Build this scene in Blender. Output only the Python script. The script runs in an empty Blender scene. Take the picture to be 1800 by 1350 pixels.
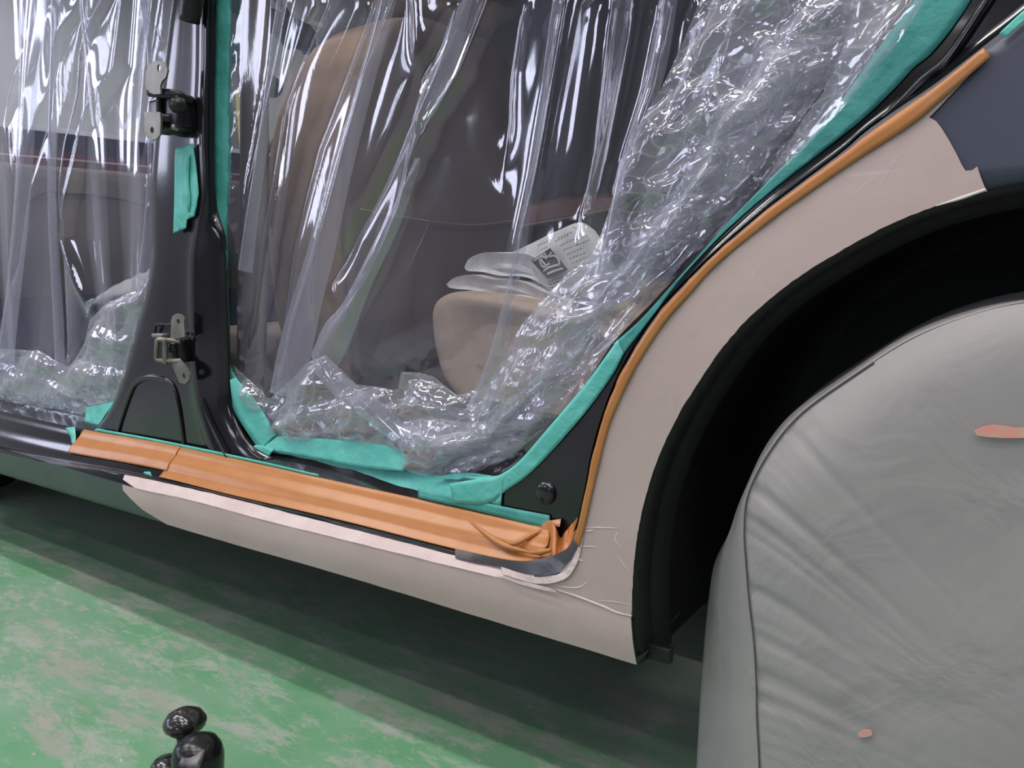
import bpy, bmesh, math, random
import numpy as np
from mathutils import Vector, Matrix, geometry
rng = np.random.default_rng(7); random.seed(7)
S = bpy.context.scene
C = S.collection
PI = math.pi

# ------------------------------------------------------------------ camera
TH, PT, RL = math.radians(35.868), math.radians(8.555), math.radians(-1.8086)
CAM = np.array([0.0, -0.62372, 0.57255]); FP = 1378.86
Fv = np.array([-math.sin(TH)*math.cos(PT), math.cos(TH)*math.cos(PT), -math.sin(PT)])
R0 = np.array([math.cos(TH), math.sin(TH), 0.0]); U0 = np.cross(R0, Fv)
Rv = R0*math.cos(RL) + U0*math.sin(RL); Uv = -R0*math.sin(RL) + U0*math.cos(RL)
cd = bpy.data.cameras.new('camera'); cam = bpy.data.objects.new('camera', cd); C.objects.link(cam)
cd.sensor_fit = 'HORIZONTAL'; cd.sensor_width = 36.0; cd.lens = 36.0*FP/1800.0
cd.clip_start = 0.02; cd.clip_end = 60
cam.matrix_world = Matrix(((Rv[0], Uv[0], -Fv[0], CAM[0]), (Rv[1], Uv[1], -Fv[1], CAM[1]), (Rv[2], Uv[2], -Fv[2], CAM[2]), (0, 0, 0, 1)))
S.camera = cam
S.view_settings.view_transform = 'Standard'; S.view_settings.look = 'None'
S.view_settings.gamma = 1.0; S.view_settings.exposure = -0.30; S.view_settings.use_curve_mapping = False
S.cycles.transparent_max_bounces = 32; S.cycles.max_bounces = 10; S.cycles.use_denoising = True
S.cycles.sample_clamp_indirect = 6.0; S.cycles.caustics_reflective = False; S.cycles.caustics_refractive = False
# ------------------------------------------------------------------ world
W = bpy.data.worlds.new('world'); S.world = W; W.use_nodes = True
W.node_tree.nodes['Background'].inputs[0].default_value = (0.6, 0.7, 0.9, 1)
W.node_tree.nodes['Background'].inputs[1].default_value = 0.02

def area(name, loc, rot, sx, sy, power, col):
    l = bpy.data.lights.new(name, 'AREA'); l.shape = 'RECTANGLE'; l.size = sx; l.size_y = sy
    l.energy = power; l.color = col
    o = bpy.data.objects.new(name, l); C.objects.link(o); o.location = loc; o.rotation_euler = rot
    return o
COOL = (1.0, 0.975, 0.985); BLUE = (0.76, 0.78, 1.0)
TUBES = [(-3.2, -0.35), (-1.6, -0.35), (0.2, -0.35), (-3.2, -1.0), (-0.6, -1.0), (1.4, -1.0), (-2.2, -1.7), (0.6, -1.7), (-3.4, -2.6), (-0.8, -2.6), (1.6, -2.6),
         (-1.2, -4.2), (-5.3, 1.4), (-3.2, 3.4)]  # last two are unseen extras, added to brighten the left wall
for (x, y) in TUBES:
    area('tube_light', (x, y, 3.0), (0, 0, 0), 1.2, 0.10, 55 if (x < -4.5 or y > 2) else (18 if y > -1.2 else (13 if y > -2 else 3.5)), COOL)
# daylight through the high workshop windows behind the camera and to the left
WINS = [(-5.35, -5.55, 0), (-2.9, -5.55, 0), (0.9, -5.55, 0), (-6.45, -2.2, 1), (-6.45, -4.2, 1)]
for (x, y, k) in WINS:
    area('window_light', (x, y, 2.15), (PI/2, 0, -PI/2) if k else (PI/2, 0, 0), 1.0, 1.3, 12 if k else 15, BLUE)

# ------------------------------------------------------------------ helpers
def ray(px, py):
    return FP*Fv + Rv*(px-900) + Uv*(675-py)
def at(px, py, Y):
    v = ray(px, py)
    if callable(Y):
        y = 0.0
        for _ in range(6):
            t = (y-CAM[1])/v[1]; p = CAM+v*t; y = Y(p[0], p[2])
        t = (y-CAM[1])/v[1]; return CAM+v*t
    return CAM+v*((Y-CAM[1])/v[1])
def atx(px, py, X):
    v = ray(px, py); return CAM+v*((X-CAM[0])/v[0])
def atz(px, py, Z):
    v = ray(px, py); return CAM+v*((Z-CAM[2])/v[2])
def P(pts, Y): return np.array([at(a[0], a[1], a[2] if len(a) > 2 else Y) for a in pts])

def resample(P3, n, closed=False):
    P3 = np.asarray(P3, float)
    if len(P3) == 2: 
        t = np.linspace(0, 1, n)[:, None]; return P3[0]*(1-t)+P3[1]*t
    out = []
    Q = np.vstack([2*P3[0]-P3[1], P3, 2*P3[-1]-P3[-2]])
    for i in range(1, len(Q)-2):
        p0, p1, p2, p3 = Q[i-1:i+3]
        for t in np.linspace(0, 1, 16, endpoint=False):
            out.append(0.5*((2*p1)+(-p0+p2)*t+(2*p0-5*p1+4*p2-p3)*t*t+(-p0+3*p1-3*p2+p3)*t**3))
    out.append(P3[-1]); out = np.array(out)
    L = np.r_[0, np.cumsum(np.linalg.norm(np.diff(out, axis=0), axis=1))]
    s = np.linspace(0, L[-1], n)
    return np.stack([np.interp(s, L, out[:, k]) for k in range(3)], 1)

def mesh(name, V, F, mat=None, parent=None, smooth=True):
    me = bpy.data.meshes.new(name); me.from_pydata([tuple(map(float, v)) for v in V], [], [tuple(map(int, f)) for f in F]); me.update()
    if smooth: me.polygons.foreach_set('use_smooth', [True]*len(me.polygons))
    o = bpy.data.objects.new(name, me); C.objects.link(o)
    if mat: me.materials.append(mat)
    if parent: o.parent = parent; o.matrix_parent_inverse = parent.matrix_world.inverted() if False else Matrix.Translation(-Vector(parent_loc(parent)))
    return o
def parent_loc(p):
    v = Vector(p.location)
    if p.parent: v += Vector(parent_loc(p.parent)) if False else Vector((0, 0, 0))
    return v
def tag(o, label=None, cat=None, group=None, kind=None):
    if label: o['label'] = label
    if cat: o['category'] = cat
    if group: o['group'] = group
    if kind: o['kind'] = kind
    return o
def empty(name, parent=None):
    o = bpy.data.objects.new(name, None); C.objects.link(o); o.empty_display_size = 0.1
    if parent: o.parent = parent
    return o
def solid(o, t, off=0.0):
    m = o.modifiers.new('solid', 'SOLIDIFY'); m.thickness = t; m.offset = off; return o
def grid_faces(nu, nv, closed_u=False):
    F = []
    for i in range(nu-1 if not closed_u else nu):
        for j in range(nv-1):
            a = i*nv+j; b = ((i+1) % nu)*nv+j
            F.append((a, b, b+1, a+1))
    return F
def loft(name, curves, mat, parent=None, n=60, sub=1, noise=0.0, nscale=40, th=0.0, smooth=True, cr=False):
    """curves: list of Nx3 arrays, each resampled to n, straight between curves"""
    R = [resample(c, n) for c in curves]
    if cr:
        A = np.array(R); rows = []
        for j in range(n): rows.append(resample(A[:, j], (len(R)-1)*sub+1))
        G = np.array(rows).transpose(1, 0, 2)
    else:
        G = []
        for a, b in zip(R[:-1], R[1:]):
            for k in range(sub): t = k/sub; G.append(a*(1-t)+b*t)
        G.append(R[-1]); G = np.array(G)
    if noise:
        du = np.gradient(G, axis=0); dv = np.gradient(G, axis=1); N = np.cross(du, dv); N /= np.linalg.norm(N, axis=2)[..., None]+1e-9
        G = G+N*(nz(G, nscale)*noise)[..., None]
    V = G.reshape(-1, 3)
    o = mesh(name, V, grid_faces(len(G), n), mat, parent, smooth)
    if th: solid(o, th)
    return o
_nr = np.random.default_rng(11); _ND = _nr.normal(size=(28, 3)); _NP = _nr.uniform(0, 6.28, 28)
def nz(Pt, scale, k=10, seed=0):
    v = 0
    for i in range(k):
        d = _ND[(i+seed*3) % 28]; v = v+np.sin(Pt@d*scale+_NP[(i+seed*5) % 28]+1.5*np.sin(Pt@_ND[(i*7+3+seed) % 28]*scale*.6))
    return v/k*1.6
def inpoly(x, z, poly):
    c = np.zeros(x.shape, bool); n = len(poly)
    for i in range(n):
        x1, z1 = poly[i]; x2, z2 = poly[(i+1) % n]
        m = ((z1 > z) != (z2 > z)) & (x < (x2-x1)*(z-z1)/((z2-z1)+1e-12)+x1)
        c ^= m
    return c
def dist_pl(x, z, pl):
    d = np.full(x.shape, 1e9)
    for (a, b) in zip(pl[:-1], pl[1:]):
        ab = b-a; t = np.clip(((x-a[0])*ab[0]+(z-a[1])*ab[1])/(ab@ab+1e-12), 0, 1)
        d = np.minimum(d, np.hypot(x-a[0]-t*ab[0], z-a[1]-t*ab[1]))
    return d
def smooth01(t): t = np.clip(t, 0, 1); return t*t*(3-2*t)
def region(name, poly, Yf, mat, parent=None, step=0.008, th=0.0, rough=0.0, back=None):
    """poly: list of 3D points (boundary); surface y = Yf(x,z) arrays"""
    poly = np.asarray(poly); b2 = poly[:, [0, 2]]
    dense = []
    for a, b in zip(b2, np.roll(b2, -1, 0)):
        k = max(1, int(np.linalg.norm(b-a)/step))
        for t in range(k): dense.append(a+(b-a)*t/k)
    dense = np.array(dense)
    if rough: dense = dense+rng.normal(size=dense.shape)*rough
    xs = np.arange(dense[:, 0].min(), dense[:, 0].max(), step); zs = np.arange(dense[:, 1].min(), dense[:, 1].max(), step)
    X, Z = np.meshgrid(xs, zs); X = X.ravel(); Z = Z.ravel()
    m = inpoly(X, Z, dense); X = X[m]; Z = Z[m]
    pl = np.vstack([dense, dense[:1]]); m = dist_pl(X, Z, pl) > step*.45; X = X[m]; Z = Z[m]
    pts = [Vector(p) for p in dense]+[Vector(p) for p in zip(X, Z)]
    n = len(dense)
    vs, es, fs, *_ = geometry.delaunay_2d_cdt(pts, [(i, (i+1) % n) for i in range(n)], [list(range(n))], 1, 1e-6)
    V2 = np.array([tuple(v) for v in vs]); Y = Yf(V2[:, 0], V2[:, 1])*np.ones(len(V2))
    V = np.stack([V2[:, 0], Y, V2[:, 1]], 1)
    o = mesh(name, V, fs, mat, parent)
    if th: solid(o, th)
    return o
def tube(name, pts, r, mat, parent=None, seg=10, n=None, cap=True, flat=1.0, closed=False):
    pts = resample(np.array(pts, float), n or max(8, len(pts)*6)); m = len(pts)
    rr = np.interp(np.linspace(0, 1, m), np.linspace(0, 1, len(np.atleast_1d(r))), np.atleast_1d(r))
    T = np.gradient(pts, axis=0); T /= np.linalg.norm(T, axis=1)[:, None]+1e-9
    V = []; up = np.array([0, 1, 0.0])
    for p, t, q in zip(pts, T, rr):
        a = np.cross(t, up); 
        if np.linalg.norm(a) < 1e-3: a = np.cross(t, [1, 0, 0])
        a /= np.linalg.norm(a); b = np.cross(t, a)
        for k in range(seg):
            an = 2*PI*k/seg; V.append(p+a*math.cos(an)*q+b*math.sin(an)*q*flat)
    F = []
    for i in range(m-1):
        for k in range(seg):
            F.append((i*seg+k, i*seg+(k+1) % seg, (i+1)*seg+(k+1) % seg, (i+1)*seg+k))
    if cap: F.append(tuple(range(seg))[::-1]); F.append(tuple(range((m-1)*seg, m*seg)))
    return mesh(name, V, F, mat, parent)
def box(name, lo, hi, mat, parent=None, bev=0.0, seg=3, rot=None, sub=0):
    bm = bmesh.new(); bmesh.ops.create_cube(bm, size=1)
    lo = np.array(lo); hi = np.array(hi); c = (lo+hi)/2; d = hi-lo
    for v in bm.verts: v.co = Vector((v.co.x*d[0], v.co.y*d[1], v.co.z*d[2]))
    if bev: bmesh.ops.bevel(bm, geom=bm.edges[:], offset=bev, segments=seg, profile=.5, affect='EDGES')
    if rot is not None: bm.transform(rot.to_4x4())
    bm.transform(Matrix.Translation(Vector(c)))
    me = bpy.data.meshes.new(name); bm.to_mesh(me); bm.free(); me.materials.append(mat)
    if bev: me.polygons.foreach_set('use_smooth', [True]*len(me.polygons))
    o = bpy.data.objects.new(name, me); C.objects.link(o)
    if parent: o.parent = parent
    return o
def plate(name, pts, t, mat, parent=None, hole=None, nrm=None, bev=0.0006):
    """flat plate from coplanar 3D outline, thickness t, optional hole (center, radius)"""
    pts = np.asarray(pts, float); c = pts.mean(0)
    u = pts[1]-pts[0]; u /= np.linalg.norm(u)
    N = np.zeros(3)
    for a, b in zip(pts-c, np.roll(pts-c, -1, 0)): N += np.cross(a, b)
    N /= np.linalg.norm(N); v = np.cross(N, u)
    p2 = [Vector(((p-c)@u, (p-c)@v)) for p in pts]; n = len(p2)
    edges = [(i, (i+1) % n) for i in range(n)]; faces = [list(range(n))]
    if hole is not None:
        hc = hole[0]-c; h2 = Vector((hc@u, hc@v)); K = 20
        for k in range(K): p2.append(h2+Vector((math.cos(2*PI*k/K), math.sin(2*PI*k/K)))*hole[1])
        edges += [(n+i, n+(i+1) % K) for i in range(K)]
    vs, es, fs, *_ = geometry.delaunay_2d_cdt(p2, edges, faces, 1 if hole is None else 0, 1e-7)
    F = []
    poly = np.array([tuple(q) for q in p2[:n]])
    for f in fs:
        m = sum((vs[i] for i in f), Vector((0, 0)))/len(f)
        if hole is not None:
            if (m-h2).length < hole[1]*.98: continue
            if not inpoly(np.array([m.x]), np.array([m.y]), poly)[0]: continue
        F.append(f)
    V = [c+u*q.x+v*q.y for q in vs]
    o = mesh(name, V, F, mat, parent, smooth=False); solid(o, t)
    return o
def lathe(name, prof, c, axis, mat, parent=None, seg=32):
    axis = np.array(axis, float); axis /= np.linalg.norm(axis)
    a = np.cross(axis, [0.3, 0.2, 0.9]); a /= np.linalg.norm(a); b = np.cross(axis, a); c = np.array(c, float)
    V = []; m = len(prof)
    for k in range(seg):
        an = 2*PI*k/seg
        for (r, h) in prof: V.append(c+axis*h+(a*math.cos(an)+b*math.sin(an))*r)
    return mesh(name, V, grid_faces(seg, m, True), mat, parent)

# ------------------------------------------------------------------ materials
def lin(c): return tuple(((x/255)/12.92 if x/255 <= .04045 else ((x/255+.055)/1.055)**2.4) for x in c)+(1,)
def newmat(name):
    m = bpy.data.materials.new(name); m.use_nodes = True; nt = m.node_tree; return m, nt, nt.nodes['Principled BSDF']
def N(nt, t, **k):
    n = nt.nodes.new(t)
    for a, b in k.items():
        if a.startswith('i_'):
            key = a[2:]; key = int(key) if key.isdigit() else key.replace('_', ' ')
            n.inputs[key].default_value = b
        else: setattr(n, a, b)
    return n
def ramp(nt, src, stops, interp='LINEAR'):
    r = nt.nodes.new('ShaderNodeValToRGB'); r.color_ramp.interpolation = interp
    e = r.color_ramp.elements
    while len(e) < len(stops): e.new(0.5)
    for q, (p, c) in zip(e, stops): q.position = p; q.color = c if len(c) == 4 else tuple(c)+(1,)
    nt.links.new(src, r.inputs[0]); return r
def simple(name, col, rough=.5, metal=0.0, c2=None, ns=8, bump=0.0, bs=60, coat=0.0, spec=.5, detail=4, stretch=None, lo=.35, hi=.65, bd=.02):
    m, nt, b = newmat(name)
    b.inputs['Roughness'].default_value = rough; b.inputs['Metallic'].default_value = metal
    b.inputs['Specular IOR Level'].default_value = spec; b.inputs['Coat Weight'].default_value = coat; b.inputs['Coat Roughness'].default_value = .06
    b.inputs['Base Color'].default_value = lin(col)
    tc = N(nt, 'ShaderNodeTexCoord'); mp = N(nt, 'ShaderNodeMapping'); nt.links.new(tc.outputs['Object'], mp.inputs[0])
    if stretch: mp.inputs['Scale'].default_value = stretch
    if c2:
        t = N(nt, 'ShaderNodeTexNoise', i_Scale=ns, i_Detail=detail); nt.links.new(mp.outputs[0], t.inputs[0])
        r = ramp(nt, t.outputs[0], [(lo, lin(col)), (hi, lin(c2))]); nt.links.new(r.outputs[0], b.inputs['Base Color'])
    if bump:
        t = N(nt, 'ShaderNodeTexNoise', i_Scale=bs, i_Detail=6); nt.links.new(mp.outputs[0], t.inputs[0])
        bp = N(nt, 'ShaderNodeBump', i_Strength=bump, i_Distance=bd); nt.links.new(t.outputs[0], bp.inputs['Height']); nt.links.new(bp.outputs[0], b.inputs['Normal'])
    return m
M = {}
M['black_paint'] = simple('black_paint', (20, 20, 21), .16, coat=.35, c2=(33, 33, 35), ns=4, bump=.02, bs=12)
M['sill_reflection_paint'] = simple('sill_reflection_paint', (62, 76, 70), .38, c2=(74, 86, 78), ns=9, bump=.03, bs=60)  # green reflection of the floor put into the base colour
M['grey_paint'] = simple('grey_paint', (66, 69, 82), .36, c2=(72, 75, 87), ns=5)
M['plastic_black'] = simple('plastic_black', (20, 21, 21), .55, bump=.06, bs=120)
M['liner'] = simple('liner', (16, 16, 17), .8, c2=(22, 23, 23), ns=6, bump=.1, bs=40)
M['zinc'] = simple('zinc', (150, 146, 134), .42, .65, c2=(128, 124, 114), ns=40)
M['dark_steel'] = simple('dark_steel', (52, 54, 54), .35, .6)
M['seat_beige'] = simple('seat_beige', (150, 128, 108), .95, c2=(160, 138, 117), ns=30, bump=.15, bs=500, spec=.1)
M['seat_back'] = simple('seat_back', (122, 111, 100), .95, c2=(128, 117, 105), ns=14, bump=.12, bs=500, spec=.1)
M['cushion'] = simple('cushion', (186, 164, 140), .95, c2=(196, 175, 152), ns=25, bump=.15, bs=500, spec=.1)
M['trim_beige'] = simple('trim_beige', (150, 140, 130), .7, c2=(158, 148, 137), ns=8)
M['trim_dark'] = simple('trim_dark', (66, 64, 62), .8, c2=(73, 71, 69), ns=6)
M['arm_brown'] = simple('arm_brown', (150, 112, 96), .7, c2=(138, 104, 90), ns=8)
M['arm_tan'] = simple('arm_tan', (196, 160, 124), .7)
M['dash_blue'] = simple('dash_blue', (52, 62, 96), .5); M['dash_red'] = simple('dash_red', (110, 44, 66), .5)
M['white_trim'] = simple('white_trim', (225, 222, 215), .5); M['dash_light'] = simple('dash_light', (160, 165, 182), .6)
M['glove'] = simple('glove', (222, 220, 214), .95, c2=(206, 203, 197), ns=60, bump=.22, bs=260, spec=.1, bd=.01)
M['paper'] = simple('paper', (206, 205, 198), .9, c2=(186, 186, 180), ns=45, bump=.1, bs=50, lo=.4, hi=.75)
M['ink'] = simple('ink', (70, 72, 76), .8)
M['rubber'] = simple('rubber', (22, 22, 23), .32, c2=(34, 33, 32), ns=30)
M['knob'] = simple('knob', (38, 36, 33), .22, coat=.5, c2=(56, 52, 48), ns=40, lo=.5, hi=.8)
M['scraped'] = simple('scraped', (150, 146, 140), .5, .3, c2=(72, 72, 78), ns=60)
M['wall_paint'] = simple('wall_paint', (196, 194, 200), .8, c2=(188, 187, 192), ns=3)
M['ceiling_paint'] = simple('ceiling_paint', (135, 138, 146), .8)
M['wall_grey'] = simple('wall_grey', (138, 138, 150), .8)
M['teal_steel'] = simple('teal_steel', (92, 160, 156), .5)
M['cabinet'] = simple('cabinet', (178, 174, 170), .5); M['yellow'] = simple('yellow', (226, 214, 140), .6)
M['wood'] = simple('wood', (206, 168, 126), .6)
M['black_gloss'] = simple('black_gloss', (24, 24, 26), .25)

def tape_mat(name, col, c2, rough, bumpst, bs):
    m, nt, b = newmat(name); b.inputs['Roughness'].default_value = rough; b.inputs['Specular IOR Level'].default_value = .45
    tc = N(nt, 'ShaderNodeTexCoord')
    t = N(nt, 'ShaderNodeTexNoise', i_Scale=28, i_Detail=5, i_Roughness=.6); nt.links.new(tc.outputs['Object'], t.inputs[0])
    r = ramp(nt, t.outputs[0], [(.35, lin(col)), (.68, lin(c2))]); nt.links.new(r.outputs[0], b.inputs['Base Color'])
    t2 = N(nt, 'ShaderNodeTexNoise', i_Scale=bs, i_Detail=5); nt.links.new(tc.outputs['Object'], t2.inputs[0])
    bp = N(nt, 'ShaderNodeBump', i_Strength=bumpst, i_Distance=.01); nt.links.new(t2.outputs[0], bp.inputs['Height']); nt.links.new(bp.outputs[0], b.inputs['Normal'])
    return m
M['turq'] = tape_mat('turquoise_tape', (92, 192, 176), (112, 206, 192), .5, .35, 40)
M['turq_dark'] = tape_mat('turquoise_tape_thin', (64, 150, 140), (82, 168, 158), .45, .35, 40)
M['orange'] = tape_mat('orange_tape', (190, 124, 68), (197, 133, 78), .3, .08, 22)
M['orange_pale'] = tape_mat('orange_tape_edge', (214, 152, 108), (226, 172, 132), .4, .6, 90)

def filler_mat():
    m, nt, b = newmat('body_filler'); b.inputs['Roughness'].default_value = .62; b.inputs['Specular IOR Level'].default_value = .3
    tc = N(nt, 'ShaderNodeTexCoord')
    t = N(nt, 'ShaderNodeTexNoise', i_Scale=7, i_Detail=6); nt.links.new(tc.outputs['Object'], t.inputs[0])
    r = ramp(nt, t.outputs[0], [(.3, lin((192, 170, 161))), (.7, lin((200, 179, 171)))])
    # thin sanding scratches
    mp = N(nt, 'ShaderNodeMapping'); mp.inputs['Rotation'].default_value = (0, math.radians(-38), 0); mp.inputs['Scale'].default_value = (6, 30, 90)
    nt.links.new(tc.outputs['Object'], mp.inputs[0])
    t3 = N(nt, 'ShaderNodeTexNoise', i_Scale=1.3, i_Detail=3); nt.links.new(mp.outputs[0], t3.inputs[0])
    r3 = ramp(nt, t3.outputs[0], [(.70, (0, 0, 0)), (.78, (1, 1, 1))])
    mx = N(nt, 'ShaderNodeMix', data_type='RGBA'); nt.links.new(r3.outputs[0], mx.inputs[0]); nt.links.new(r.outputs[0], mx.inputs[6]); mx.inputs[7].default_value = lin((206, 200, 200))
    nt.links.new(mx.outputs[2], b.inputs['Base Color'])
    t2 = N(nt, 'ShaderNodeTexNoise', i_Scale=26, i_Detail=8); nt.links.new(tc.outputs['Object'], t2.inputs[0])
    bp = N(nt, 'ShaderNodeBump', i_Strength=.12, i_Distance=.01); nt.links.new(t2.outputs[0], bp.inputs['Height']); nt.links.new(bp.outputs[0], b.inputs['Normal'])
    return m
M['filler'] = filler_mat()
M['filler_pale_lit'] = simple('filler_pale_lit', (212, 190, 184), .55, c2=(224, 204, 198), ns=18, bump=.3, bs=50)  # paler filler: light on the sill's top band put into colour; also pale ridges

def cloth_mat():
    m, nt, b = newmat('cover_cloth'); b.inputs['Roughness'].default_value = .75; b.inputs['Specular IOR Level'].default_value = .25
    tc = N(nt, 'ShaderNodeTexCoord')
    t = N(nt, 'ShaderNodeTexNoise', i_Scale=9, i_Detail=7, i_Roughness=.6); nt.links.new(tc.outputs['Object'], t.inputs[0])
    r = ramp(nt, t.outputs[0], [(.3, lin((156, 151, 147))), (.7, lin((165, 160, 156)))])
    # grime smudges
    t3 = N(nt, 'ShaderNodeTexNoise', i_Scale=22, i_Detail=6, i_Roughness=.7); nt.links.new(tc.outputs['Object'], t3.inputs[0])
    r3 = ramp(nt, t3.outputs[0], [(.66, (0, 0, 0)), (.8, (.22, .22, .22))])
    mx = N(nt, 'ShaderNodeMix', data_type='RGBA'); nt.links.new(r3.outputs[0], mx.inputs[0]); nt.links.new(r.outputs[0], mx.inputs[6]); mx.inputs[7].default_value = lin((92, 90, 86))
    nt.links.new(mx.outputs[2], b.inputs['Base Color'])
    t2 = N(nt, 'ShaderNodeTexNoise', i_Scale=11, i_Detail=4, i_Distortion=.8); nt.links.new(tc.outputs['Object'], t2.inputs[0])
    bp = N(nt, 'ShaderNodeBump', i_Strength=.22, i_Distance=.02); nt.links.new(t2.outputs[0], bp.inputs['Height']); nt.links.new(bp.outputs[0], b.inputs['Normal'])
    return m
M['cloth'] = cloth_mat()
M['putty_smear'] = simple('putty_smear', (222, 152, 132), .7, c2=(205, 170, 156), ns=60)

def floor_mat():
    m, nt, b = newmat('green_floor'); b.inputs['Specular IOR Level'].default_value = .4
    tc = N(nt, 'ShaderNodeTexCoord')
    def noise(scale, det=6, ro=.6, rot=0, sc=(1, 1, 1), dist=0.0):
        mp = N(nt, 'ShaderNodeMapping'); mp.inputs['Rotation'].default_value = (0, 0, rot); mp.inputs['Scale'].default_value = sc
        nt.links.new(tc.outputs['Object'], mp.inputs[0])
        t = N(nt, 'ShaderNodeTexNoise', i_Scale=scale, i_Detail=det, i_Roughness=ro, i_Distortion=dist); nt.links.new(mp.outputs[0], t.inputs[0]); return t.outputs[0]
    base = ramp(nt, noise(5), [(.3, lin((94, 154, 108))), (.7, lin((112, 166, 124)))])
    def over(prev, fac, col):
        mx = N(nt, 'ShaderNodeMix', data_type='RGBA'); nt.links.new(fac, mx.inputs[0]); nt.links.new(prev, mx.inputs[6]); mx.inputs[7].default_value = lin(col); return mx.outputs[2]
    haze = ramp(nt, noise(3.2, 5, .6, .5, (1, 2.2, 1), .6), [(.38, (0, 0, 0)), (.72, (.42, .42, .42))])
    c = over(base.outputs[0], haze.outputs[0], (164, 176, 164))
    d1 = ramp(nt, noise(7.5, 14, .84, .35, (1, 2.6, 1), .25), [(.50, (0, 0, 0)), (.55, (.45, .45, .45)), (.68, (.85, .85, .85))])
    c = over(c, d1.outputs[0], (184, 178, 172))
    d1b = ramp(nt, noise(3.4, 12, .80, .35, (1, 2.8, 1), .3), [(.54, (0, 0, 0)), (.60, (.6, .6, .6)), (.70, (.8, .8, .8))])
    c = over(c, d1b.outputs[0], (172, 163, 156))
    d2 = ramp(nt, noise(34, 5, .6, .6, (1, 2.0, 1), .4), [(.68, (0, 0, 0)), (.72, (.9, .9, .9))])
    c = over(c, d2.outputs[0], (214, 178, 164))
    d3 = ramp(nt, noise(75, 3, .6), [(.72, (0, 0, 0)), (.75, (.8, .8, .8))])
    c = over(c, d3.outputs[0], (205, 215, 208))
    # shaded floor under the car: shadow tone painted in as a blotchy grey
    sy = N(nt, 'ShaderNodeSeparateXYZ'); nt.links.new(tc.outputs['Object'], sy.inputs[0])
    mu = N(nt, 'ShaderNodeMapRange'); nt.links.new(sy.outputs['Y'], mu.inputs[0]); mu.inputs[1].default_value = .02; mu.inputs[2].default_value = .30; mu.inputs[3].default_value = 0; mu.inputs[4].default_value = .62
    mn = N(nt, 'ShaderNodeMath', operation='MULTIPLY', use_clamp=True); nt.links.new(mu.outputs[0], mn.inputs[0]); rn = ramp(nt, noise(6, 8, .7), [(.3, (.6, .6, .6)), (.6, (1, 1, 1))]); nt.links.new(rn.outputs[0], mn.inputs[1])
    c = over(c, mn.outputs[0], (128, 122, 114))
    # floor greyed behind the camera, added to cut green reflections in the film
    sx = N(nt, 'ShaderNodeSeparateXYZ'); nt.links.new(tc.outputs['Object'], sx.inputs[0])
    mr = N(nt, 'ShaderNodeMapRange'); nt.links.new(sx.outputs['Y'], mr.inputs[0]); mr.inputs[1].default_value = -.9; mr.inputs[2].default_value = -1.2; mr.inputs[3].default_value = 2.75; mr.inputs[4].default_value = 3.05
    lim = N(nt, 'ShaderNodeMath', operation='SUBTRACT', use_clamp=True); nt.links.new(mr.outputs[0], lim.inputs[0]); lim.inputs[1].default_value = 2.75
    li2 = N(nt, 'ShaderNodeMath', operation='MULTIPLY', use_clamp=True); nt.links.new(lim.outputs[0], li2.inputs[0]); li2.inputs[1].default_value = 3.4
    c = over(c, li2.outputs[0], (150, 148, 156))
    nt.links.new(c, b.inputs['Base Color'])
    rr = ramp(nt, d1.outputs[0], [(0, (.55, .55, .55)), (1, (.85, .85, .85))]); nt.links.new(rr.outputs[0], b.inputs['Roughness'])
    bp = N(nt, 'ShaderNodeBump', i_Strength=.1, i_Distance=.005); nt.links.new(d1.outputs[0], bp.inputs['Height']); nt.links.new(bp.outputs[0], b.inputs['Normal'])
    return m
M['floor'] = floor_mat()

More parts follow.
